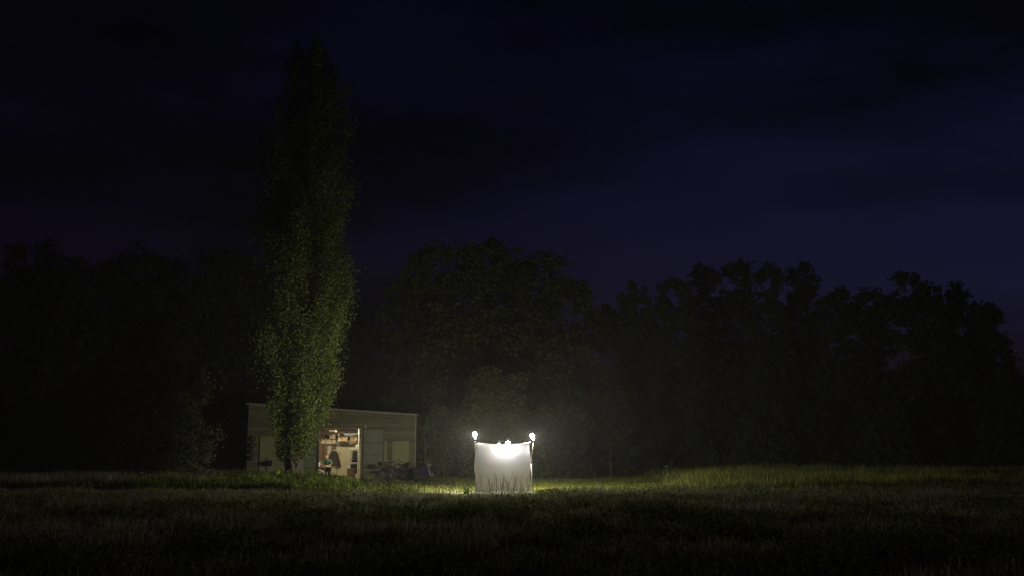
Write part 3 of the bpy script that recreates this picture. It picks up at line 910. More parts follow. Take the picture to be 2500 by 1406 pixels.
small_box("storage_box", "black case lying on top of the left wall shelf", "box", 799, SY, topL, 0.2, 0.2, 0.16, M_BLACK)
o = MB().lathe([(0.07, 0), (0.085, 0.01), (0.085, 0.14), (0.09, 0.145), (0.09, 0.17), (0.06, 0.18)], 14).build("cream_tin", COLS[1], None, True)
o.location = (X(805, SY), SY - 0.02, topL); tag(o, "round cream tin on top of the left wall shelf", "tin")
small_box("storage_box", "pinkish brown carton on top of the left wall shelf beside a tin", "box", 813.5, SY - 0.02, topL, 0.18, 0.2, 0.23, COLS[2])
small_box("storage_box", "grey box at the left end of the right wall shelf's top", "box", 827, SY - 0.47, topR, 0.14, 0.2, 0.12, mat("box_grey", (0.30, 0.30, 0.27), 0.7))
tarp = thing("rolled_tarp", "long pale blue rolled tarpaulin on top of the right wall shelf", "tarpaulin", (X(852, SY - 0.47), SY - 0.47, topR + 0.09))
tm = mat("tarp_blue", (0.24, 0.33, 0.36), 0.6)
MB().tube([(-0.42, 0, 0.09), (-0.3, 0, 0.0), (0.0, 0, -0.02), (0.42, 0, 0.02)], [0.05, 0.075, 0.085, 0.06], 10).build("roll", tm, tarp, True)
MB().torus((0, 0, 0), 0.088, 0.008, 16, 5).build("strap", M_DARKWOOD, tarp); tarp.children[-1].rotation_euler = (0, 0, R(90)); tarp.children[-1].location = (0.05, 0, -0.018)
small_box("tool_case", "dark red tool case high under the shed ceiling", "case", 833, SY - 0.5, topR + 0.1 + 0.012, 0.22, 0.16, 0.10, mat("case_red", (0.10, 0.03, 0.02), 0.6))
small_box("case_base", "black flat case under the dark red tool case", "case", 833.2, SY - 0.5, topR, 0.24, 0.16, 0.11, M_BLACK)
gl = thing("globe_lamp", "unlit cream globe lamp under the shed ceiling", "lamp", (X(818, FY + 1.6), FY + 1.6, Z(1052, FY + 1.6)))
MB().lathe([(0.01, -0.065), (0.05, -0.04), (0.065, 0), (0.05, 0.04), (0.02, 0.06)], 14).build("globe", COLS[1], gl, True)
MB().tube([(0, 0, 0.055), (0, 0, IZ1 - 0.002 - gl.location.z)], 0.012, 8).build("stem", M_TRIM, gl)
MB().box(-0.36, -0.05, -0.05, 0.05, 0.0, 0.06).build("arm_plate", M_TRIM, gl)

# cabinet and stack at the right of the doorway
BY = FY + 0.95
cabx0, cabx1 = X(849.5, BY), X(871.5, BY)
cz = Z(1143, BY)
cab = thing("cabinet", "brown wooden cabinet with pale top just inside the doorway", "cabinet", ((cabx0 + cabx1) / 2, BY, 0.058))
hw = (cabx1 - cabx0) / 2
MB().box(-hw + 0.01, hw - 0.01, -0.2, 0.2, 0.05, cz - 0.06).build("carcass", M_DARKWOOD, cab)
for s in (-1, 1):
    d = MB().box(min(0.006 * s, s * (hw - 0.02)), max(0.006 * s, s * (hw - 0.02)), -0.218, -0.202, 0.07, cz - 0.075).build("door", M_BROWN, cab)
    MB().lathe([(0.008, 0), (0.012, -0.02), (0.006, -0.024)], 8, (s * 0.04, -0.219, 0.36), axis='y').build("knob", M_METAL, d)
MB().box(-hw - 0.02, hw + 0.02, -0.23, 0.21, cz - 0.059, cz - 0.03).build("cabinet_top", M_TRIM, cab)
MB().box(-hw + 0.03, hw - 0.03, -0.17, 0.17, 0.0, 0.049).build("plinth", M_BLACK, cab)
cz2 = 0.058 + cz - 0.0295
small_box("white_bag", "small white package leaning at the cabinet's right lower corner", "package", 870.5, BY - 0.3, 0.06 + 0.0, 0.09, 0.05, 0.3, M_WHITE)
small_box("floor_mat", "pale folded mat on the floor before the brown cabinet", "mat", 858.5, BY - 0.42, 0.059, 0.4, 0.22, 0.03, M_CREAM)
def radio(px, zb, w, h, label, m=M_BLACK, cat="radio"):
    t = thing("radio", label, cat, (X(px, BY), BY, zb), 0, "electronic boxes stacked over the cabinet")
    MB().box(-w / 2, w / 2, -0.14, 0.14, 0, h).build("casing", m, t, bevel=0.006)
    for s in (-1, 1):
        MB().lathe([(h * 0.27, -0.143), (h * 0.27, -0.152), (h * 0.1, -0.155)], 12, (s * w * 0.24, 0, h * 0.48), axis='y').build("dial", M_DARKMETAL, t)
    MB().box(-w * 0.4, w * 0.4, -0.149, -0.143, h * 0.83, h * 0.92).build("faceplate", M_METAL, t)
    return t
small_box("white_cup", "little white cup on the left end of the cabinet top", "cup", 852.3, BY - 0.1, cz2, 0.06, 0.06, 0.10, M_WHITE)
r1z = cz2
radio(864, r1z, 0.31, 0.235, "black box radio standing directly on the cabinet top")
rk = thing("rack_shelf", "narrow shelf rack with pale boards over the cabinet", "shelf", (X(864.5, BY), BY, cz2))
zs = [r1z + 0.262, r1z + 0.262 + 0.72]
for k, z_ in enumerate(zs):
    MB().box(-0.20 + 0.02 * k, 0.175, -0.16, 0.16, z_ - cz2, z_ - cz2 + 0.03).build("shelf_board", M_WHITE, rk)
for s in (-0.186, 0.186):
    MB().box(s - 0.01, s + 0.01, 0.10, 0.15, 0.001, zs[1] - cz2 - 0.002 if s < 0 else zs[1] - cz2 + 0.5).build("upright", M_DARKWOOD, rk)
zr = zs[0] + 0.031
hts = (0.20, 0.17, 0.15, 0.13)
for k, h in enumerate(hts):
    radio(866 + 0.4 * k, zr, 0.28 - 0.012 * k, h - 0.008, "%s dark electronic box of the stack on the middle rack shelf" % ("lowest", "second lowest", "second highest", "topmost")[k], (M_BLACK, mat("radio_grey", (0.05, 0.05, 0.055), 0.5), M_BLACK, mat("radio_brown", (0.07, 0.05, 0.04), 0.5))[k])
    zr += h - 0.0065
small_box("white_carton", "white carton on the top rack shelf by the hose", "carton", 870.5, BY - 0.05, zs[1] + 0.031, 0.11, 0.12, 0.17, M_WHITE)
o = MB().box(-0.045, 0.045, -0.06, 0.06, 0, 0.42).build("leaning_case", M_DARKWOOD, None, bevel=0.01)
o.location = (X(867.2, BY), BY + 0.09, zs[1] + 0.032); o.rotation_euler = (0, R(4), 0)
tag(o, "tall dark case leaning on the top rack shelf", "case")

# stool
PY = FY + 1.72
pxx = X(801, PY)
sto = thing("stool", "wooden stool under the person at the table", "stool", (pxx, PY + 0.10, 0.058))
MB().lathe([(0.16, 0.40), (0.17, 0.41), (0.17, 0.43), (0.15, 0.44)], 16).build("seat", M_MIDWOOD, sto, True)
for sx, sy in ((-1, -1), (1, -1), (1, 1), (-1, 1)):
    MB().tube([(sx * 0.15, sy * 0.15, 0), (sx * 0.10, sy * 0.10, 0.40)], 0.015, 6).build("leg", M_MIDWOOD, sto)

# ------------------------------------------------------------------ seated person
def ball(mb, c, r, n=12):
    """closed sphere"""
    c = Vector(c)
    vs_ = [c + Vector((0, 0, r))]
    m_ = n // 2
    for j in range(1, m_):
        t_ = math.pi * j / m_
        for i in range(n):
            a = 2 * math.pi * i / n
            vs_.append(c + Vector((math.sin(t_) * math.cos(a), math.sin(t_) * math.sin(a), math.cos(t_))) * r)
    vs_.append(c - Vector((0, 0, r)))
    fs_ = [(0, 1 + i, 1 + (i + 1) % n) for i in range(n)]
    for j in range(m_ - 2):
        for i in range(n):
            a_, b_ = 1 + j * n + i, 1 + j * n + (i + 1) % n
            fs_.append((a_, a_ + n, b_ + n, b_))
    o_ = 1 + (m_ - 2) * n
    fs_ += [(len(vs_) - 1, o_ + (i + 1) % n, o_ + i) for i in range(n)]
    mb.add(vs_, fs_)
def flesh(mb, nodes, edges):
    """tapered limbs with rounded joints, overlapping so that they fuse into one surface"""
    for c, r in nodes:
        ball(mb, c, r)
    for a, c in edges:
        mb.tube([nodes[a][0], nodes[c][0]], [nodes[a][1], nodes[c][1]], 12)
def fuse(name, mb, m, parent, voxel):
    o = mb.build(name, m, None)
    rm = o.modifiers.new("r", 'REMESH'); rm.mode = 'VOXEL'; rm.voxel_size = voxel; rm.use_smooth_shade = True
    sm = o.modifiers.new('sm', 'SMOOTH'); sm.factor = 0.5; sm.iterations = 6
    dg = bpy.context.evaluated_depsgraph_get()
    me2 = bpy.data.meshes.new_from_object(o.evaluated_get(dg))
    o.modifiers.clear()
    o.data = me2
    me2.name = name
    if not me2.materials:
        me2.materials.append(m)
    me2.polygons.foreach_set("use_smooth", [True] * len(me2.polygons))
    o.parent = parent
    return o
# person-local axes: faces -y (towards the camera), origin on the floor below the hips
per = thing("person", "balding person in green shirt sitting bent over the table, forearms on papers", "person", (pxx, PY + 0.06, 0.058), R(-6))
th = tz - 0.058            # table top above the floor
hip = (0, 0.0, 0.53)
body = MB()
nodes = [(hip, 0.14), ((0, -0.02, 0.68), 0.125), ((0, -0.09, 0.84), 0.135), ((0, -0.17, 0.97), 0.12), ((0, -0.22, 1.03), 0.058), ((0, -0.265, 1.08), 0.05),
         # right arm (image left)
         ((-0.17, -0.19, 0.965), 0.062), ((-0.30, -0.30, 0.80), 0.046), ((-0.20, -0.47, th + 0.05), 0.034), ((-0.08, -0.54, th + 0.045), 0.026),
         # left arm
         ((0.17, -0.19, 0.965), 0.062), ((0.29, -0.28, 0.80), 0.046), ((0.17, -0.46, th + 0.05), 0.034), ((0.05, -0.53, th + 0.045), 0.026),
         # legs
         ((-0.10, -0.02, 0.51), 0.09), ((-0.13, -0.40, 0.50), 0.062), ((-0.12, -0.38, 0.28), 0.052), ((-0.11, -0.34, 0.08), 0.038), ((-0.12, -0.46, 0.045), 0.036),
         ((0.10, -0.02, 0.51), 0.09), ((0.17, -0.42, 0.50), 0.062), ((0.20, -0.48, 0.28), 0.052), ((0.22, -0.50, 0.08), 0.038), ((0.24, -0.61, 0.045), 0.036)]
edges = [(0, 1), (1, 2), (2, 3), (3, 4), (4, 5), (3, 6), (6, 7), (7, 8), (8, 9), (3, 10), (10, 11), (11, 12), (12, 13),
         (0, 14), (14, 15), (15, 16), (16, 17), (17, 18), (0, 19), (19, 20), (20, 21), (21, 22), (22, 23)]
flesh(body, nodes, edges)
# head, bowed forwards over the table
hc = Vector((0.0, -0.315, 1.135))
hr = Matrix.Rotation(R(38), 3, 'X')
hv, hf = [], []
nl, nm = 14, 20
for j in range(nl + 1):
    t_ = 0.02 + (math.pi - 0.04) * j / nl
    for i in range(nm):
        a = 2 * math.pi * i / nm
        x = 0.076 * math.sin(t_) * math.cos(a)
        y = 0.097 * math.sin(t_) * math.sin(a)
        z_ = 0.118 * math.cos(t_)
        if z_ < 0:
            k = 1 - 0.32 * (-z_ / 0.118)
            x *= k; y = y * k - 0.012 * (-z_ / 0.118)
        hv.append(hc + hr @ Vector((x, y, z_)))
for j in range(nl):
    for i in range(nm):
        hf.append((j * nm + i, j * nm + (i + 1) % nm, (j + 1) * nm + (i + 1) % nm, (j + 1) * nm + i))
hf += [tuple(range(nm)), tuple(range(nl * nm, (nl + 1) * nm))]
body.add(hv, hf)
def hp(x, y, z_):
    return hc + hr @ Vector((x, y, z_))
body.tube([hp(0, -0.085, 0.02), hp(0, -0.108, -0.02), hp(0, -0.118, -0.035), hp(0, -0.09, -0.04)], [0.008, 0.011, 0.015, 0.012], 8)   # nose
for s in (-1, 1):
    body.tube([hp(s * 0.074, 0.012, 0.03), hp(s * 0.086, 0.02, 0.01), hp(s * 0.078, 0.012, -0.03)], [0.012, 0.017, 0.010], 8)          # ears
    body.tube([hp(s * 0.05, -0.078, 0.028), hp(s * 0.015, -0.092, 0.026)], 0.009, 6)                                                   # brow
body.tube([hp(-0.022, -0.088, -0.068), hp(0, -0.094, -0.067), hp(0.022, -0.088, -0.068)], 0.007, 6)                                    # lips
# hands
for s, wr_, dirx in ((-1, Vector((-0.08, -0.54, th + 0.045)), 1), (1, Vector((0.05, -0.53, th + 0.045)), -1)):
    pd = Vector((dirx * 0.55, -0.83, 0)).normalized()
    sd = Vector((-pd.y, pd.x, 0))
    pc = wr_ + pd * 0.055 + Vector((0, 0, -0.008))
    rot = Matrix((pd, sd, Vector((0, 0, 1)))).transposed()
    body.cbox(pc, (0.10, 0.078, 0.028), rot)
    for k, ln in enumerate((0.070, 0.082, 0.078, 0.062)):
        b0 = pc + pd * 0.045 + sd * (-0.030 + 0.020 * k)
        body.tube([b0, b0 + pd * ln * 0.45 + Vector((0, 0, 0.010)), b0 + pd * ln * 0.8 + Vector((0, 0, -0.004)), b0 + pd * ln + Vector((0, 0, -0.018))], [0.0095, 0.009, 0.0085, 0.007], 6)
    t0_ = pc - pd * 0.03 + sd * (dirx * 0.036)
    body.tube([t0_, t0_ + pd * 0.035 + sd * dirx * 0.026, t0_ + pd * 0.068 + sd * dirx * 0.028 + Vector((0, 0, -0.008))], [0.012, 0.011, 0.008], 6)
fuse("body", body, M_SKIN, per, 0.0075)
shirt = MB()
ns = [(hip, 0.158), ((0, -0.02, 0.68), 0.145), ((0, -0.09, 0.84), 0.155), ((0, -0.17, 0.965), 0.138), ((0, -0.205, 1.01), 0.078),
      ((-0.17, -0.19, 0.96), 0.082), ((-0.285, -0.285, 0.82), 0.066), ((-0.27, -0.37, 0.775), 0.056),
      ((0.17, -0.19, 0.96), 0.082), ((0.275, -0.265, 0.82), 0.066), ((0.255, -0.35, 0.775), 0.056)]
flesh(shirt, ns, [(0, 1), (1, 2), (2, 3), (3, 4), (3, 5), (5, 6), (6, 7), (3, 8), (8, 9), (9, 10)])
fuse("shirt", shirt, M_SHIRT, per, 0.012)
tr_ = MB()
nt2 = [((0, 0, 0.54), 0.16), ((-0.10, -0.02, 0.51), 0.105), ((-0.13, -0.40, 0.50), 0.078), ((-0.12, -0.38, 0.28), 0.068), ((-0.11, -0.34, 0.11), 0.062),
       ((0.10, -0.02, 0.51), 0.105), ((0.17, -0.42, 0.50), 0.078), ((0.20, -0.48, 0.28), 0.068), ((0.22, -0.50, 0.11), 0.062)]
flesh(tr_, nt2, [(0, 1), (1, 2), (2, 3), (3, 4), (0, 5), (5, 6), (6, 7), (7, 8)])
fuse("trousers", tr_, M_TROUSER, per, 0.012)
for x, y in ((-0.115, -0.40), (0.23, -0.555)):
    MB().lathe([(0.02, -0.13), (0.042, -0.11), (0.05, -0.03), (0.05, 0.05), (0.04, 0.09), (0.02, 0.10)], 10, (x, y, 0.045), axis='y').build("shoe", M_BLACK if x < 0 else M_WHITE, per, True)
hair = MB()
for s in (-1, 1):
    hair.tube([hp(s * 0.072, -0.015, 0.045), hp(s * 0.074, 0.045, 0.03), hp(s * 0.05, 0.088, 0.02), hp(0, 0.10, 0.015)], [0.014, 0.02, 0.024, 0.026], 8)
    hair.tube([hp(s * 0.06, 0.06, -0.02), hp(0, 0.092, -0.03)], [0.018, 0.022], 8)
fuse("hair", hair, M_HAIR, per, 0.009)

# ================================================================== trees
def limb(mb, a, c, r0, r1, n=6, wob=0.12):
    a, c = Vector(a), Vector(c)
    d = (c - a).length
    pts = []
    for k in range(6):
        t_ = k / 5
        p = a.lerp(c, t_)
        if 0 < k < 5:
            p += Vector((random.uniform(-1, 1), random.uniform(-1, 1), random.uniform(-0.5, 0.5))) * wob * d * 0.35
        pts.append(p)
    mb.tube(pts, [r0 + (r1 - r0) * k / 5 for k in range(6)], n)
    return pts

def crown_points(lobes, n, clump, rng, shell=0.55):
    """lobes: list of (center, rx, ry, rz); leaves in clumps biased to the outside of each lobe"""
    vol = np.array([(l[1] * l[2] * l[3]) ** (2 / 3) for l in lobes])
    cnt = (vol / vol.sum() * n).astype(int)
    out = []
    for (c, rx, ry, rz), k in zip(lobes, cnt):
        nc_ = max(6, int(k / clump))
        d = rng.normal(size=(nc_, 3)); d /= np.linalg.norm(d, axis=1)[:, None]
        rad = (shell + (1 - shell) * rng.uniform(0, 1, nc_) ** 0.6) * rng.uniform(0.86, 1.08, nc_)
        cc = d * rad[:, None] * np.array([rx, ry, rz]) + np.array(c)
        who = rng.integers(0, nc_, k)
        spread = 0.13 * (rx + ry + rz) / 3
        sp = np.clip(spread, 0.18, 0.75) * rng.uniform(0.5, 1.3, nc_)
        out.append(cc[who] + rng.normal(size=(k, 3)) * sp[who][:, None] * np.array([1, 1, 0.75]))
    return np.concatenate(out)

def tree(name, label, cat, px_base, Y, lobes_px, nleaf, size, m, trunk_r, group=None, ry_k=0.85, clump=40, droop=0.2, limbs=True):
    base = Vector((X(px_base, Y, 1150), Y, 0.0))
    t = thing(name, label, cat, base, 0, group)
    lobes = []
    for (px, py, rpx, rpy, dy) in lobes_px:
        c = P(px, py, Y + dy)
        k = PXM(Y + dy)
        lobes.append(((c.x - base.x, c.y - base.y, c.z), rpx / k, (rpx + rpy) / 2 / k * ry_k, rpy / k))
    pts = crown_points(lobes, nleaf, clump, rng)
    pts = pts[pts[:, 2] > 0.05]
    leaf_mesh("crown", pts, size, m, rng, t, droop)
    tr = MB()
    topz = max(l[0][2] for l in lobes)
    mx = sum(l[0][0] for l in lobes) / len(lobes)
    hub = Vector((mx * 0.5, 0, topz * 0.55))
    limb(tr, (0, 0, -0.2), hub, trunk_r, trunk_r * 0.6, 8, 0.06)
    if limbs:
        for l in lobes:
            limb(tr, hub * random.uniform(0.6, 1.0), Vector(l[0]) * 0.97, trunk_r * 0.42, trunk_r * 0.08, 5)
    tr.build("trunk", M_BARK, t, True)
    return t

# --- the poplar: narrow, ascending limbs, leaves in upright tufts
PPY = 43.4
prof = [(1130, 700, 722), (1095, 684, 732), (1060, 662, 744), (1020, 656, 762), (985, 654, 788), (940, 650, 815), (880, 642, 833), (800, 636, 852), (700, 636, 861),
        (600, 632, 864), (500, 638, 864), (400, 652, 852), (300, 668, 850), (200, 684, 845), (140, 702, 832), (95, 735, 795)]
pb = Vector((X(716, PPY, 1160), PPY, 0))
pop = thing("poplar_tree", "tall narrow poplar towering over the shed, lit from the right", "tree", pb)
pz = np.array([P(715, y, PPY).z for y, _, _ in prof]); order = np.argsort(pz)
pl = np.array([P(a, y, PPY).x - pb.x for y, a, _ in prof])[order]
pr = np.array([P(b_, y, PPY).x - pb.x for y, _, b_ in prof])[order]
pz = pz[order]
def pop_c(z_): return (np.interp(z_, pz, pl) + np.interp(z_, pz, pr)) / 2
def pop_r(z_): return (np.interp(z_, pz, pr) - np.interp(z_, pz, pl)) / 2
trk = MB()
stems = []
for k, (dx, dy, r0, htop) in enumerate(((0.0, 0.0, 0.30, 19.5), (-0.35, -0.15, 0.16, 9.0), (0.32, 0.1, 0.17, 12.0), (0.12, -0.3, 0.14, 7.0))):
    zz = np.linspace(-0.2, htop, 14)
    pts = [(dx * min(1, 0.6 + z_ / 6) + float(pop_c(z_)) * min(1, max(z_, 0) / 4) + 0.10 * math.sin(z_ * 0.7 + k), dy * (1 + z_ * 0.12), float(z_)) for z_ in zz]
    trk.tube(pts, [max(0.02, r0 * (1 - 0.93 * max(z_, 0) / htop)) for z_ in zz], 8)
    stems.append(pts)
plumes = []
NB = 150
zmax = float(pz[-1])
for k in range(NB):
    zt_ = 1.3 + (zmax - 1.3) * ((k + random.random()) / NB) ** 1.05
    L = random.uniform(1.6, 3.4) * (0.55 + 0.5 * min(1.0, (zmax - zt_) / 6.0))
    L = min(L, zt_ - 0.4)
    a = k * 2.399 + random.uniform(-0.5, 0.5)
    lump = 0.74 + 0.50 * float(vnoise(np.array([a % 6.283 * 1.2]), np.array([zt_ * 0.5]), 1.0, 5)[0])
    rt = float(pop_r(zt_)) * (0.30 + 0.74 * random.random() ** 0.45) * lump * 1.05
    z0 = zt_ - L
    c0 = float(pop_c(z0)) * min(1, z0 / 4); c1 = float(pop_c(zt_))
    path = []
    for q in range(7):
        t_ = q / 6
        r_ = 0.12 + (rt - 0.12) * (t_ ** 0.62)
        path.append(Vector((c0 + (c1 - c0) * t_ + r_ * math.cos(a) + random.uniform(-0.04, 0.04), r_ * math.sin(a) * 0.95 + random.uniform(-0.04, 0.04), z0 + L * t_)))
    trk.tube(path, [0.030 * (1 - 0.8 * q / 6) + 0.012 * rt * (1 - q / 6) for q in range(7)], 5)
    n_ = int(800 * (L / 2.4) * random.uniform(0.55, 1.35))
    t_ = rng.beta(2.0, 1.25, n_)
    P7 = np.array([tuple(v_) for v_ in path])
    pp = np.stack([np.interp(t_ * 6, np.arange(7), P7[:, c]) for c in range(3)], 1)
    sg_ = 0.09 + 0.24 * np.sin(np.clip(t_, 0, 1) * math.pi * 0.82) * random.uniform(0.7, 1.2)
    sg_ = sg_ * min(1.0, max(0.42, float(pop_r(max(zt_, 0.5))) / 1.9))
    # twigs gather the leaves in small sprays
    tw = rng.normal(size=(max(8, n_ // 14), 3))
    wh = rng.integers(0, len(tw), n_)
    plumes.append(pp + (tw[wh] * 0.85 + rng.normal(size=(n_, 3)) * 0.42) * sg_[:, None] * np.array([1, 1, 1.25]))
pts = np.concatenate(plumes)
pts = pts[pts[:, 2] > 0.9 + rng.uniform(0, 0.7, len(pts))]
leaf_mesh("crown", pts, 0.078, M_LEAF_POPLAR, rng, pop, 0.3, 0.85)
trk.build("trunk", M_BARK, pop, True)

# --- broad tree behind the sheet
tree("broad_tree", "big round-crowned tree behind the lamp sheet", "tree", 1190, 66,
     [(1190, 800, 190, 150, 0), (1080, 670, 95, 80, -1), (1200, 655, 110, 70, 0), (1310, 690, 100, 75, 0), (1000, 760, 78, 85, 0), (1385, 770, 80, 95, 0), (1010, 870, 75, 90, 0),
      (1100, 860, 110, 110, -3), (1250, 840, 120, 110, -4), (1360, 900, 95, 110, -2), (1150, 960, 130, 110, -2), (1300, 1000, 120, 100, -1), (1040, 1000, 90, 100, 0)],
     46000, 0.26, M_LEAF_OAK, 0.5, None, clump=45)
# --- bushes right behind the sheet
BUSH = "bushes behind the lamp sheet"
def bush(px, Y, top, half, n, label, m, size=0.13):
    """ragged shrub leafy to the ground: many uneven lobes over a fan of stems"""
    gy_ = HOR + EYE * FPX / Y
    lobes = []
    for k in range(17):
        f_ = random.random() ** 0.8
        py = gy_ - 6 - (gy_ - top) * f_ * 0.93
        w_ = half * (1 - 0.55 * f_ ** 1.6)
        a = random.uniform(-1, 1)
        r_ = half * random.uniform(0.16, 0.34)
        lobes.append((px + a * w_ * 0.85, py, r_, r_ * random.uniform(0.8, 1.5), random.uniform(-1, 1) * w_ / PXM(Y) * 0.7))
    lobes.append((px + half * 0.1, (gy_ + top) / 2, half * 0.5, (gy_ - top) * 0.36, 0.3))
    return tree("bush", label, "bush", px, Y, lobes, n, size, m, 0.05, BUSH, clump=26)
bush(1222, 54.5, 905, 120, 15000, "tall ragged bush directly above and behind the white sheet", M_LEAF_OAK)
bush(1085, 54.5, 1000, 85, 9000, "bush between the shed's right corner and the white sheet", M_LEAF_OAK)
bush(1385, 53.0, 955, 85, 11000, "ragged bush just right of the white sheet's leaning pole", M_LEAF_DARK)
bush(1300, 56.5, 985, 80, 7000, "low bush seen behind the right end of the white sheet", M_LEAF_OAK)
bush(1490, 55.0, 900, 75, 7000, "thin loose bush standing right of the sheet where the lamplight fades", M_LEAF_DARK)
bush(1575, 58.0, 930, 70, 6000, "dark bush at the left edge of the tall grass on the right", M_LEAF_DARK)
# --- left group
tree("shrub_tree", "bushy small tree left of the shed, its right side faintly lit", "tree", 400, 50,
     [(320, 790, 60, 70, 0), (395, 880, 70, 75, 0), (460, 950, 55, 70, -0.5), (300, 930, 80, 90, 0), (400, 1030, 90, 80, 0), (480, 1075, 55, 60, -0.5), (280, 1080, 90, 80, 0), (440, 1130, 70, 40, -1), (210, 1000, 70, 110, 1)],
     26000, 0.13, M_LEAF_SHRUB, 0.22, None, clump=30)
LG = "dark trees left of the shed"
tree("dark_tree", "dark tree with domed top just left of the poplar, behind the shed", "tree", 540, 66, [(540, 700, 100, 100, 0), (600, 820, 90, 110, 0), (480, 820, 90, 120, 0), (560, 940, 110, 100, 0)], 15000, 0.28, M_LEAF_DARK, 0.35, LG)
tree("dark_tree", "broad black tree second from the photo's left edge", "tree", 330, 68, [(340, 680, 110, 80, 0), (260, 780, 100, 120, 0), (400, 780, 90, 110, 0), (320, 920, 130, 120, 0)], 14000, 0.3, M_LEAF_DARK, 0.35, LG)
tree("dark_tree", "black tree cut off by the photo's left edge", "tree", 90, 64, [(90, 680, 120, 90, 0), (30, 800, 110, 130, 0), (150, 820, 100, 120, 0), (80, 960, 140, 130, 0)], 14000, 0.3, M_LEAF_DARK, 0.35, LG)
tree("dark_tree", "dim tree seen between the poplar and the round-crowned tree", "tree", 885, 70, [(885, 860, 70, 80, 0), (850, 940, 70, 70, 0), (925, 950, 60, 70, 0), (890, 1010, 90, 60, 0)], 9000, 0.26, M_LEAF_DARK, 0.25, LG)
# --- right tree line
RG = "tree line along the right side"
RT = [(1545, 66, [(1545, 735, 36, 46, 0), (1468, 800, 45, 60, 0), (1500, 790, 50, 50, 0), (1560, 840, 60, 80, 0), (1540, 950, 75, 90, 0)], "thin tree at the left end of the right tree line", 9000),
      (1640, 64, [(1645, 735, 48, 55, 0), (1600, 810, 60, 75, 0), (1670, 830, 55, 85, 0), (1640, 950, 85, 100, 0)], "square-topped tree second in the right tree line", 11000),
      (1722, 68, [(1722, 690, 34, 50, 0), (1720, 790, 50, 80, 0), (1735, 920, 65, 100, 0)], "narrow pointed tree third in the right tree line", 9000),
      (1805, 70, [(1800, 685, 40, 50, 0), (1800, 790, 55, 90, 0), (1810, 930, 70, 110, 0)], "narrow tree fourth in the right tree line, its top the highest", 10000),
      (1880, 67, [(1875, 695, 30, 50, 0), (1880, 800, 48, 90, 0), (1885, 930, 65, 110, 0)], "slim tree fifth in the right tree line", 8500),
      (1960, 69, [(1960, 690, 42, 55, 0), (1955, 800, 55, 90, 0), (1965, 930, 75, 110, 0)], "drooping-topped tree sixth in the right tree line", 10000),
      (2080, 66, [(2050, 760, 60, 55, 0), (2120, 755, 60, 50, 0), (2080, 850, 85, 80, 0), (2060, 980, 80, 90, 0)], "low-topped tree in the dip of the right tree line", 10000),
      (2230, 65, [(2220, 715, 55, 55, 0), (2180, 790, 70, 70, 0), (2265, 800, 70, 80, 0), (2310, 900, 60, 80, 0), (2225, 950, 75, 70, 0)], "broad-topped tree at the right hump of the tree line", 12000),
      (2330, 67, [(2315, 735, 45, 50, 0), (2355, 810, 65, 80, 0), (2340, 930, 80, 100, 0)], "tree sloping down on the far right of the tree line", 10000),
      (2415, 66, [(2395, 790, 48, 60, 0), (2420, 890, 55, 90, 0), (2400, 1010, 80, 80, 0)], "last tall tree before the photo's right edge", 9000),
      (2500, 70, [(2500, 1000, 70, 90, 0), (2470, 1070, 60, 60, 0)], "low tree cut off by the photo's right edge", 6000)]
RT.append((2200, 74, [(2190, 975, 70, 70, 0), (2130, 930, 50, 60, 0), (2265, 930, 55, 60, 0)], "low tree filling the gap under the right hump", 7000))
for px, Y, lobes, label, n in RT:
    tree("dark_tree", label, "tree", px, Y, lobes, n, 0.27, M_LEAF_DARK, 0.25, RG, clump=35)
UN = "dark undergrowth bushes below the right tree line"
for k, px in enumerate(range(1660, 2561, 100)):
    Y = 61 + 2.5 * math.sin(k * 2.1)
    h = 40 * (0.7 + 0.6 * random.random())
    tree("bush", "dark undergrowth bush below the right tree line, %s from the left" % ORD[k], "bush", px, Y,
         [(px, 1090, 70, 45 + h * 0.6, 0), (px - 45, 1120, 45, 35, 0), (px + 45, 1115, 45, 38, -0.4), (px + 10, 1030, 60, 55, 1)], 5500, 0.2, M_LEAF_DARK, 0.07, UN)
for k, px in enumerate(range(-40, 561, 120)):
    Y = 57 + 2.0 * math.sin(k * 2.7)
    tree("bush", "black undergrowth bush left of the shed, %s from the left" % ORD[k], "bush", px, Y,
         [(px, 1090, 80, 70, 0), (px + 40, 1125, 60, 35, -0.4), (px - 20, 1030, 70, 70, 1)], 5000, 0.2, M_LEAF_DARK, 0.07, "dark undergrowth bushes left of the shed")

# ================================================================== grass and weeds
def frustum_xy(n, y0, y1, power=1.0, margin=1.1):
    y = y0 + (y1 - y0) * rng.uniform(0, 1, n) ** power
    hw = y * (1250 / FPX) * margin + 0.5
    x = rng.uniform(-1, 1, n) * hw
    return np.stack([x, y], 1)
def skirt_y(x):
    """front edge of sheet and yard where the tall meadow stops"""
    return np.where((x > -9.0) & (x < 1.3), 37.6 + 0.35 * np.sin(x * 1.7) + 0.2 * np.sin(x * 4.1), np.where(x < 0, 39.8, 38.6) + 0.6 * np.sin(x * 0.9))
TOPX = [-200, 300, 560, 640, 700, 770, 800, 840, 880, 930, 1150, 1310, 1340, 1500, 1700, 2100, 2700]
TOPF = [1188, 1189, 1190, 1193, 1195, 1197, 1198, 1199, 1200, 1200, 1201, 1200, 1190, 1184, 1178, 1176, 1176]
TOPW = [1150, 1152, 1150, 1144, 1143, 1149, 1160, 1167, 1178, 1188, 1192, 1190, 1180, 1170, 1160, 1150, 1150]
TOPR = [1150, 1152, 1150, 1144, 1143, 1149, 1160, 1167, 1178, 1188, 1192, 1185, 1176, 1160, 1142, 1140, 1142]
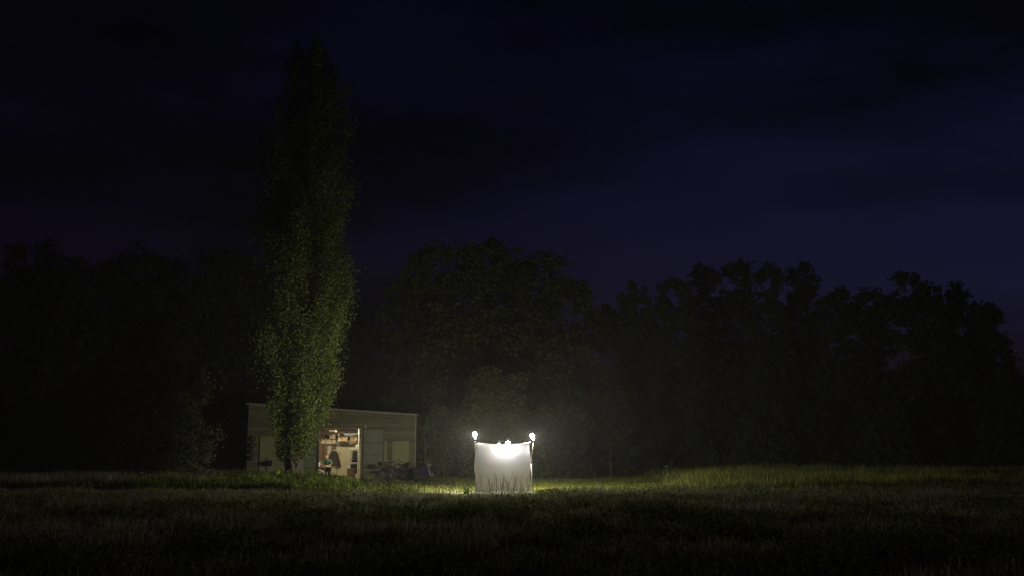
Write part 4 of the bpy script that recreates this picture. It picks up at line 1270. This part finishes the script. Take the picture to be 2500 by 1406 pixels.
def cap_height(x, y, h, tops, jit=0.25, amp=18):
    """stand height so that growth stays about as low as it does there in the field"""
    px = CX + x / (y * math.cos(PITCH)) * FPX
    ty = np.interp(px, TOPX, tops)
    zt_ = EYE - (ty - HOR) / FPX * y
    ty = ty + ((vnoise(x, y, 0.9, 31) - 0.5) * amp + (vnoise(x, y, 0.33, 35) - 0.5) * amp * 0.8) * np.where((px > 1140) & (px < 1320) & (y < 38.5), 0.25, 1.0) + (vnoise(x, y, 3.1, 33) - 0.5) * 9 * np.where((px > 1140) & (px < 1320) & (y < 38.5), 0.3, 1.0)
    zt_ = EYE - (ty - HOR) / FPX * y
    zt_ = zt_ * (1 + rng.uniform(-jit, jit * 0.6, len(x))) + 0.02
    return np.minimum(h, np.maximum(zt_ - ground_z(x, y), 0.04))
# foreground meadow
xy = frustum_xy(230000, 9.0, 39.5, 0.75)
keep = xy[:, 1] < skirt_y(xy[:, 0])
xy = xy[keep]
g1 = vnoise(xy[:, 0], xy[:, 1], 0.55, 1)
h = (0.20 + 0.30 * g1) * rng.uniform(0.55, 1.25, len(xy))
near = (xy[:, 1] > 35) & (xy[:, 0] > -9) & (xy[:, 0] < 1.4)
h[near] *= 0.85
h = cap_height(xy[:, 0], xy[:, 1], h, TOPF)
w = np.where(xy[:, 1] < 22, 0.014, 0.022)
h *= 0.55 + 0.75 * vnoise(xy[:, 0], xy[:, 1], 2.3, 41)
blades("meadow_grass", xy, ground_z(xy[:, 0], xy[:, 1]), h, w, M_GRASS, rng, 0.95, "dark unmown meadow grass filling the foreground")
# broad-leaved herbs scattered through the meadow in patches
hx = frustum_xy(150000, 9.0, 38.0, 0.75)
keep = (rng.uniform(0, 1, len(hx)) < np.clip((vnoise(hx[:, 0], hx[:, 1], 0.8, 43) * 0.6 + vnoise(hx[:, 0], hx[:, 1], 2.6, 44) * 0.4 - 0.42) * 3.2, 0, 1)) & (hx[:, 1] < skirt_y(hx[:, 0]))
hx = hx[keep]
hh_ = cap_height(hx[:, 0], hx[:, 1], 0.20 + 0.42 * vnoise(hx[:, 0], hx[:, 1], 1.4, 45), TOPF)
hp_ = np.stack([hx[:, 0], hx[:, 1], ground_z(hx[:, 0], hx[:, 1]) + hh_ * rng.uniform(0.45, 1.0, len(hx))], 1)
tag(leaf_mesh("meadow_herbs", hp_, 0.075, M_WEED, rng, None, 0.0, 0.5), "patches of broad-leaved herbs among the dark foreground grass", "herbs", kind="stuff")
# tall grass on the right behind the sheet line
n = 130000
y = rng.uniform(38.2, 60, n); x = rng.uniform(4.2, 31, n)
edge = 4.3 + 1.6 * vnoise(x * 0, y, 0.7, 3) * 2
keep = (x > edge + np.clip((47 - y) * -0.05, 0, 2)) & ((x > 7.4 - 0.0 * y) | (y < 43.5))
x, y = x[keep], y[keep]
g1 = vnoise(x, y, 0.5, 4)
h = (0.38 + 0.55 * g1) * rng.uniform(0.5, 1.15, len(x)) * np.clip((x - 3.4) / 5.5, 0.45, 1)
h = cap_height(x, y, h, TOPR, 0.35, 34)
blades("tall_grass", np.stack([x, y], 1), ground_z(x, y), h, np.full(len(x), 0.024), M_GRASS_G, rng, 0.45, "tall lamplit grass standing right of the white sheet")
# short lawn behind the sheet
n = 90000
y = rng.uniform(38.5, 58, n); x = rng.uniform(-6.5, 9.0, n)
dens = vnoise(x, y, 0.8, 6)
yardness = np.clip(1 - np.maximum(np.abs(x + 4.9) / 5.2, np.abs(y - 45.1) / 6.4) , -1, 1)
keep = (rng.uniform(0, 1, n) < np.where(yardness > 0.0, np.clip((dens - 0.35) * 0.5, 0, 0.3), 1.0)) & ~((y > 51.3) & (x < -4.8))
x, y = x[keep], y[keep]
h = rng.uniform(0.05, 0.15, len(x)) * (0.7 + 0.8 * vnoise(x, y, 1.2, 8))
blades("lawn", np.stack([x, y], 1), ground_z(x, y), h, np.full(len(x), 0.022), M_LAWN, rng, 0.7, "short green lawn behind and right of the sheet")
# weeds round the poplar foot
n = 42000
x = rng.normal(-10.0, 2.6, n); y = rng.uniform(38.0, 50.5, n)
keep = (x > -19) & (x < -6.6 - np.clip((y - 40) * 0.07, 0, 1.0) + 0.8 * (vnoise(x, y, 0.9, 9) - 0.3)) & ~((y > 49.2) & (x > DX0 - 0.6))
x, y = x[keep], y[keep]
h = (0.25 + 0.62 * vnoise(x, y, 0.8, 10) ** 1.3) * rng.uniform(0.5, 1.2, len(x))
h = cap_height(x, y, h, TOPW, 0.5, 24)
lx = np.repeat(x, 2)[::1]; ly = np.repeat(y, 2)
lh = np.repeat(h, 2)
pick = rng.uniform(0, 1, len(lx)) < np.clip((vnoise(lx, ly, 1.1, 21) - 0.35) * 2.2, 0, 0.9)
lx, ly, lh = lx[pick], ly[pick], lh[pick]
lp = np.stack([lx + rng.normal(0, 0.04, len(lx)), ly + rng.normal(0, 0.04, len(lx)), lh * rng.uniform(0.35, 1.02, len(lx))], 1)
tag(leaf_mesh("weed_leaves", lp, 0.085, M_WEED, rng, None, 0.1, 0.55), "broad leaves of nettles and weeds around the poplar foot", "weeds", kind="stuff")
blades("tall_weeds", np.stack([x, y], 1), np.zeros(len(x)), h, np.full(len(x), 0.04), M_WEED, rng, 0.6, "tall green weeds growing round the foot of the poplar", "weeds")
# left tall grass between the shrubs and the field
n = 45000
x = rng.uniform(-31, -12, n); y = rng.uniform(39.0, 52, n)
h = (0.3 + 0.5 * vnoise(x, y, 0.6, 12)) * rng.uniform(0.5, 1.2, n)
keep = ~((x > XL - 0.5) & (y > 51))
blades("left_grass", np.stack([x, y], 1)[keep], np.zeros(keep.sum()), h[keep], np.full(keep.sum(), 0.03), M_GRASS, rng, 0.5, "dim rough grass left of the shed")

# seeding grass stalks standing dark before the sheet
def stalks(name, xs, ys, hs, label):
    V, Q, T = [], [], []
    for x_, y_, h_ in zip(xs, ys, hs):
        lx, ly = rng.normal(0, 0.26) * h_, rng.normal(0, 0.1) * h_
        o_ = len(V)
        w0, w1 = 0.006, 0.004
        p0 = (x_, y_, -0.02); p1 = (x_ + lx * 0.5, y_ + ly * 0.5, h_ * 0.6); p2 = (x_ + lx, y_ + ly, h_)
        V += [(p0[0] - w0, p0[1], p0[2]), (p0[0] + w0, p0[1], p0[2]), (p1[0] + w1, p1[1], p1[2]), (p1[0] - w1, p1[1], p1[2]), (p2[0], p2[1], p2[2])]
        Q.append((o_, o_ + 1, o_ + 2, o_ + 3)); T.append((o_ + 3, o_ + 2, o_ + 4))
        for k in range(9):      # spikelets of the seed head
            f_ = 0.70 + 0.30 * k / 8
            c = np.array([x_ + lx * f_, y_ + ly * f_, h_ * f_])
            d = rng.normal(size=3) * np.array([1, 1, 0.6]) + np.array([0, 0, 0.8]); d /= np.linalg.norm(d)
            s = rng.uniform(0.02, 0.045)
            e = np.array([-d[2], 0, d[0]]) * 0.007
            o_ = len(V)
            V += [tuple(c - e), tuple(c + e), tuple(c + d * s)]
            T.append((o_, o_ + 1, o_ + 2))
    o = np_mesh(name, np.array(V), np.array(Q), np.array(T), mat('seed_stalk', (0.075, 0.068, 0.055), 0.8, 0.25, 2, trans=0.1, island=0.3))
    return tag(o, label, "grass", kind="stuff")
n = 58
u = np.concatenate([rng.beta(2.2, 1.6, n) * 2.3 - 1.45, rng.uniform(-9, 9, 220)])
v = np.concatenate([rng.uniform(36.2, 37.75, n), rng.uniform(33, 37.5, 220)])
hh = np.concatenate([rng.uniform(0.42, 0.85, n), rng.uniform(0.4, 0.75, 220)])
stalks("seeding_grass", u, v, hh, "thin seeding grass stalks silhouetted against the white sheet")

# leafy weed clumps as plants of their own
def weed(px, Y, h, r_, n, label, m=M_WEED):
    base = Vector((X(px, Y, 1190), Y, 0))
    t = thing("weed_clump", label, "weed", base, 0, "leafy weed clumps")
    st_ = MB()
    pts = []
    for k in range(n):
        a = random.uniform(0, 6.28)
        q = r_ * random.random() ** 0.6
        hk = h * random.uniform(0.55, 1.0) * (1 - 0.35 * q / r_)
        tip = Vector((q * math.cos(a), q * math.sin(a), hk))
        root = Vector((0.3 * tip.x, 0.3 * tip.y, -0.03))
        st_.tube([root, root.lerp(tip, 0.5) + Vector((0, 0, 0.05)), tip], [0.008, 0.006, 0.003], 4)
        for j in range(16):
            f_ = random.uniform(0.15, 1.0)
            c = root.lerp(tip, f_)
            pts.append((c.x + random.gauss(0, 0.05), c.y + random.gauss(0, 0.05), max(0.02, c.z + random.gauss(0, 0.03))))
    st_.build("stems", M_WEED, t)
    leaf_mesh("leaves", np.array(pts), 0.09, m, rng, t, 0.1, 0.4)
    return t
weed(958, 37.0, 0.5, 0.75, 30, "dark leafy weed clump in front of the sandy yard below the bicycles")
weed(1003, 36.8, 0.32, 0.4, 12, "lower weed clump right of the dark one before the yard")
weed(1138, 37.6, 0.35, 0.16, 8, "tiny weed tuft at the left foot of the white sheet")
weed(902, 51.2, 0.42, 0.35, 18, "bright green weed clump at the foot of the green door", M_GRASS_G)
weed(1640, 41.5, 1.3, 0.40, 14, "tall seeding dock plant standing above the right grass", M_GRASS)
weed(1760, 43.0, 1.0, 0.5, 16, "broad weed clump in the right grass beside the dock plant", M_GRASS_G)
weed(1052, 52.0, 0.7, 0.45, 20, "weed clump behind the cart at the shed corner", M_LEAF_OAK)

# ================================================================== night haze
hz = MB().box(-90, 90, -8, 110, -1.2, 32).build("haze", mat("haze_air", (1, 1, 1)), None)
hm = bpy.data.materials.new("haze_volume")
hm.use_nodes = True
hm.node_tree.nodes.clear()
ho = hm.node_tree.nodes.new("ShaderNodeOutputMaterial")
hv_ = hm.node_tree.nodes.new("ShaderNodeVolumePrincipled")
hv_.inputs['Color'].default_value = (0.96, 0.95, 0.80, 1)
hv_.inputs['Density'].default_value = HAZE
hv_.inputs['Anisotropy'].default_value = 0.0
hm.node_tree.links.new(hv_.outputs[0], ho.inputs['Volume'])
hz.data.materials.clear()
hz.data.materials.append(hm)
tag(hz, "thin night mist glowing round the lamps", "haze", kind="stuff")
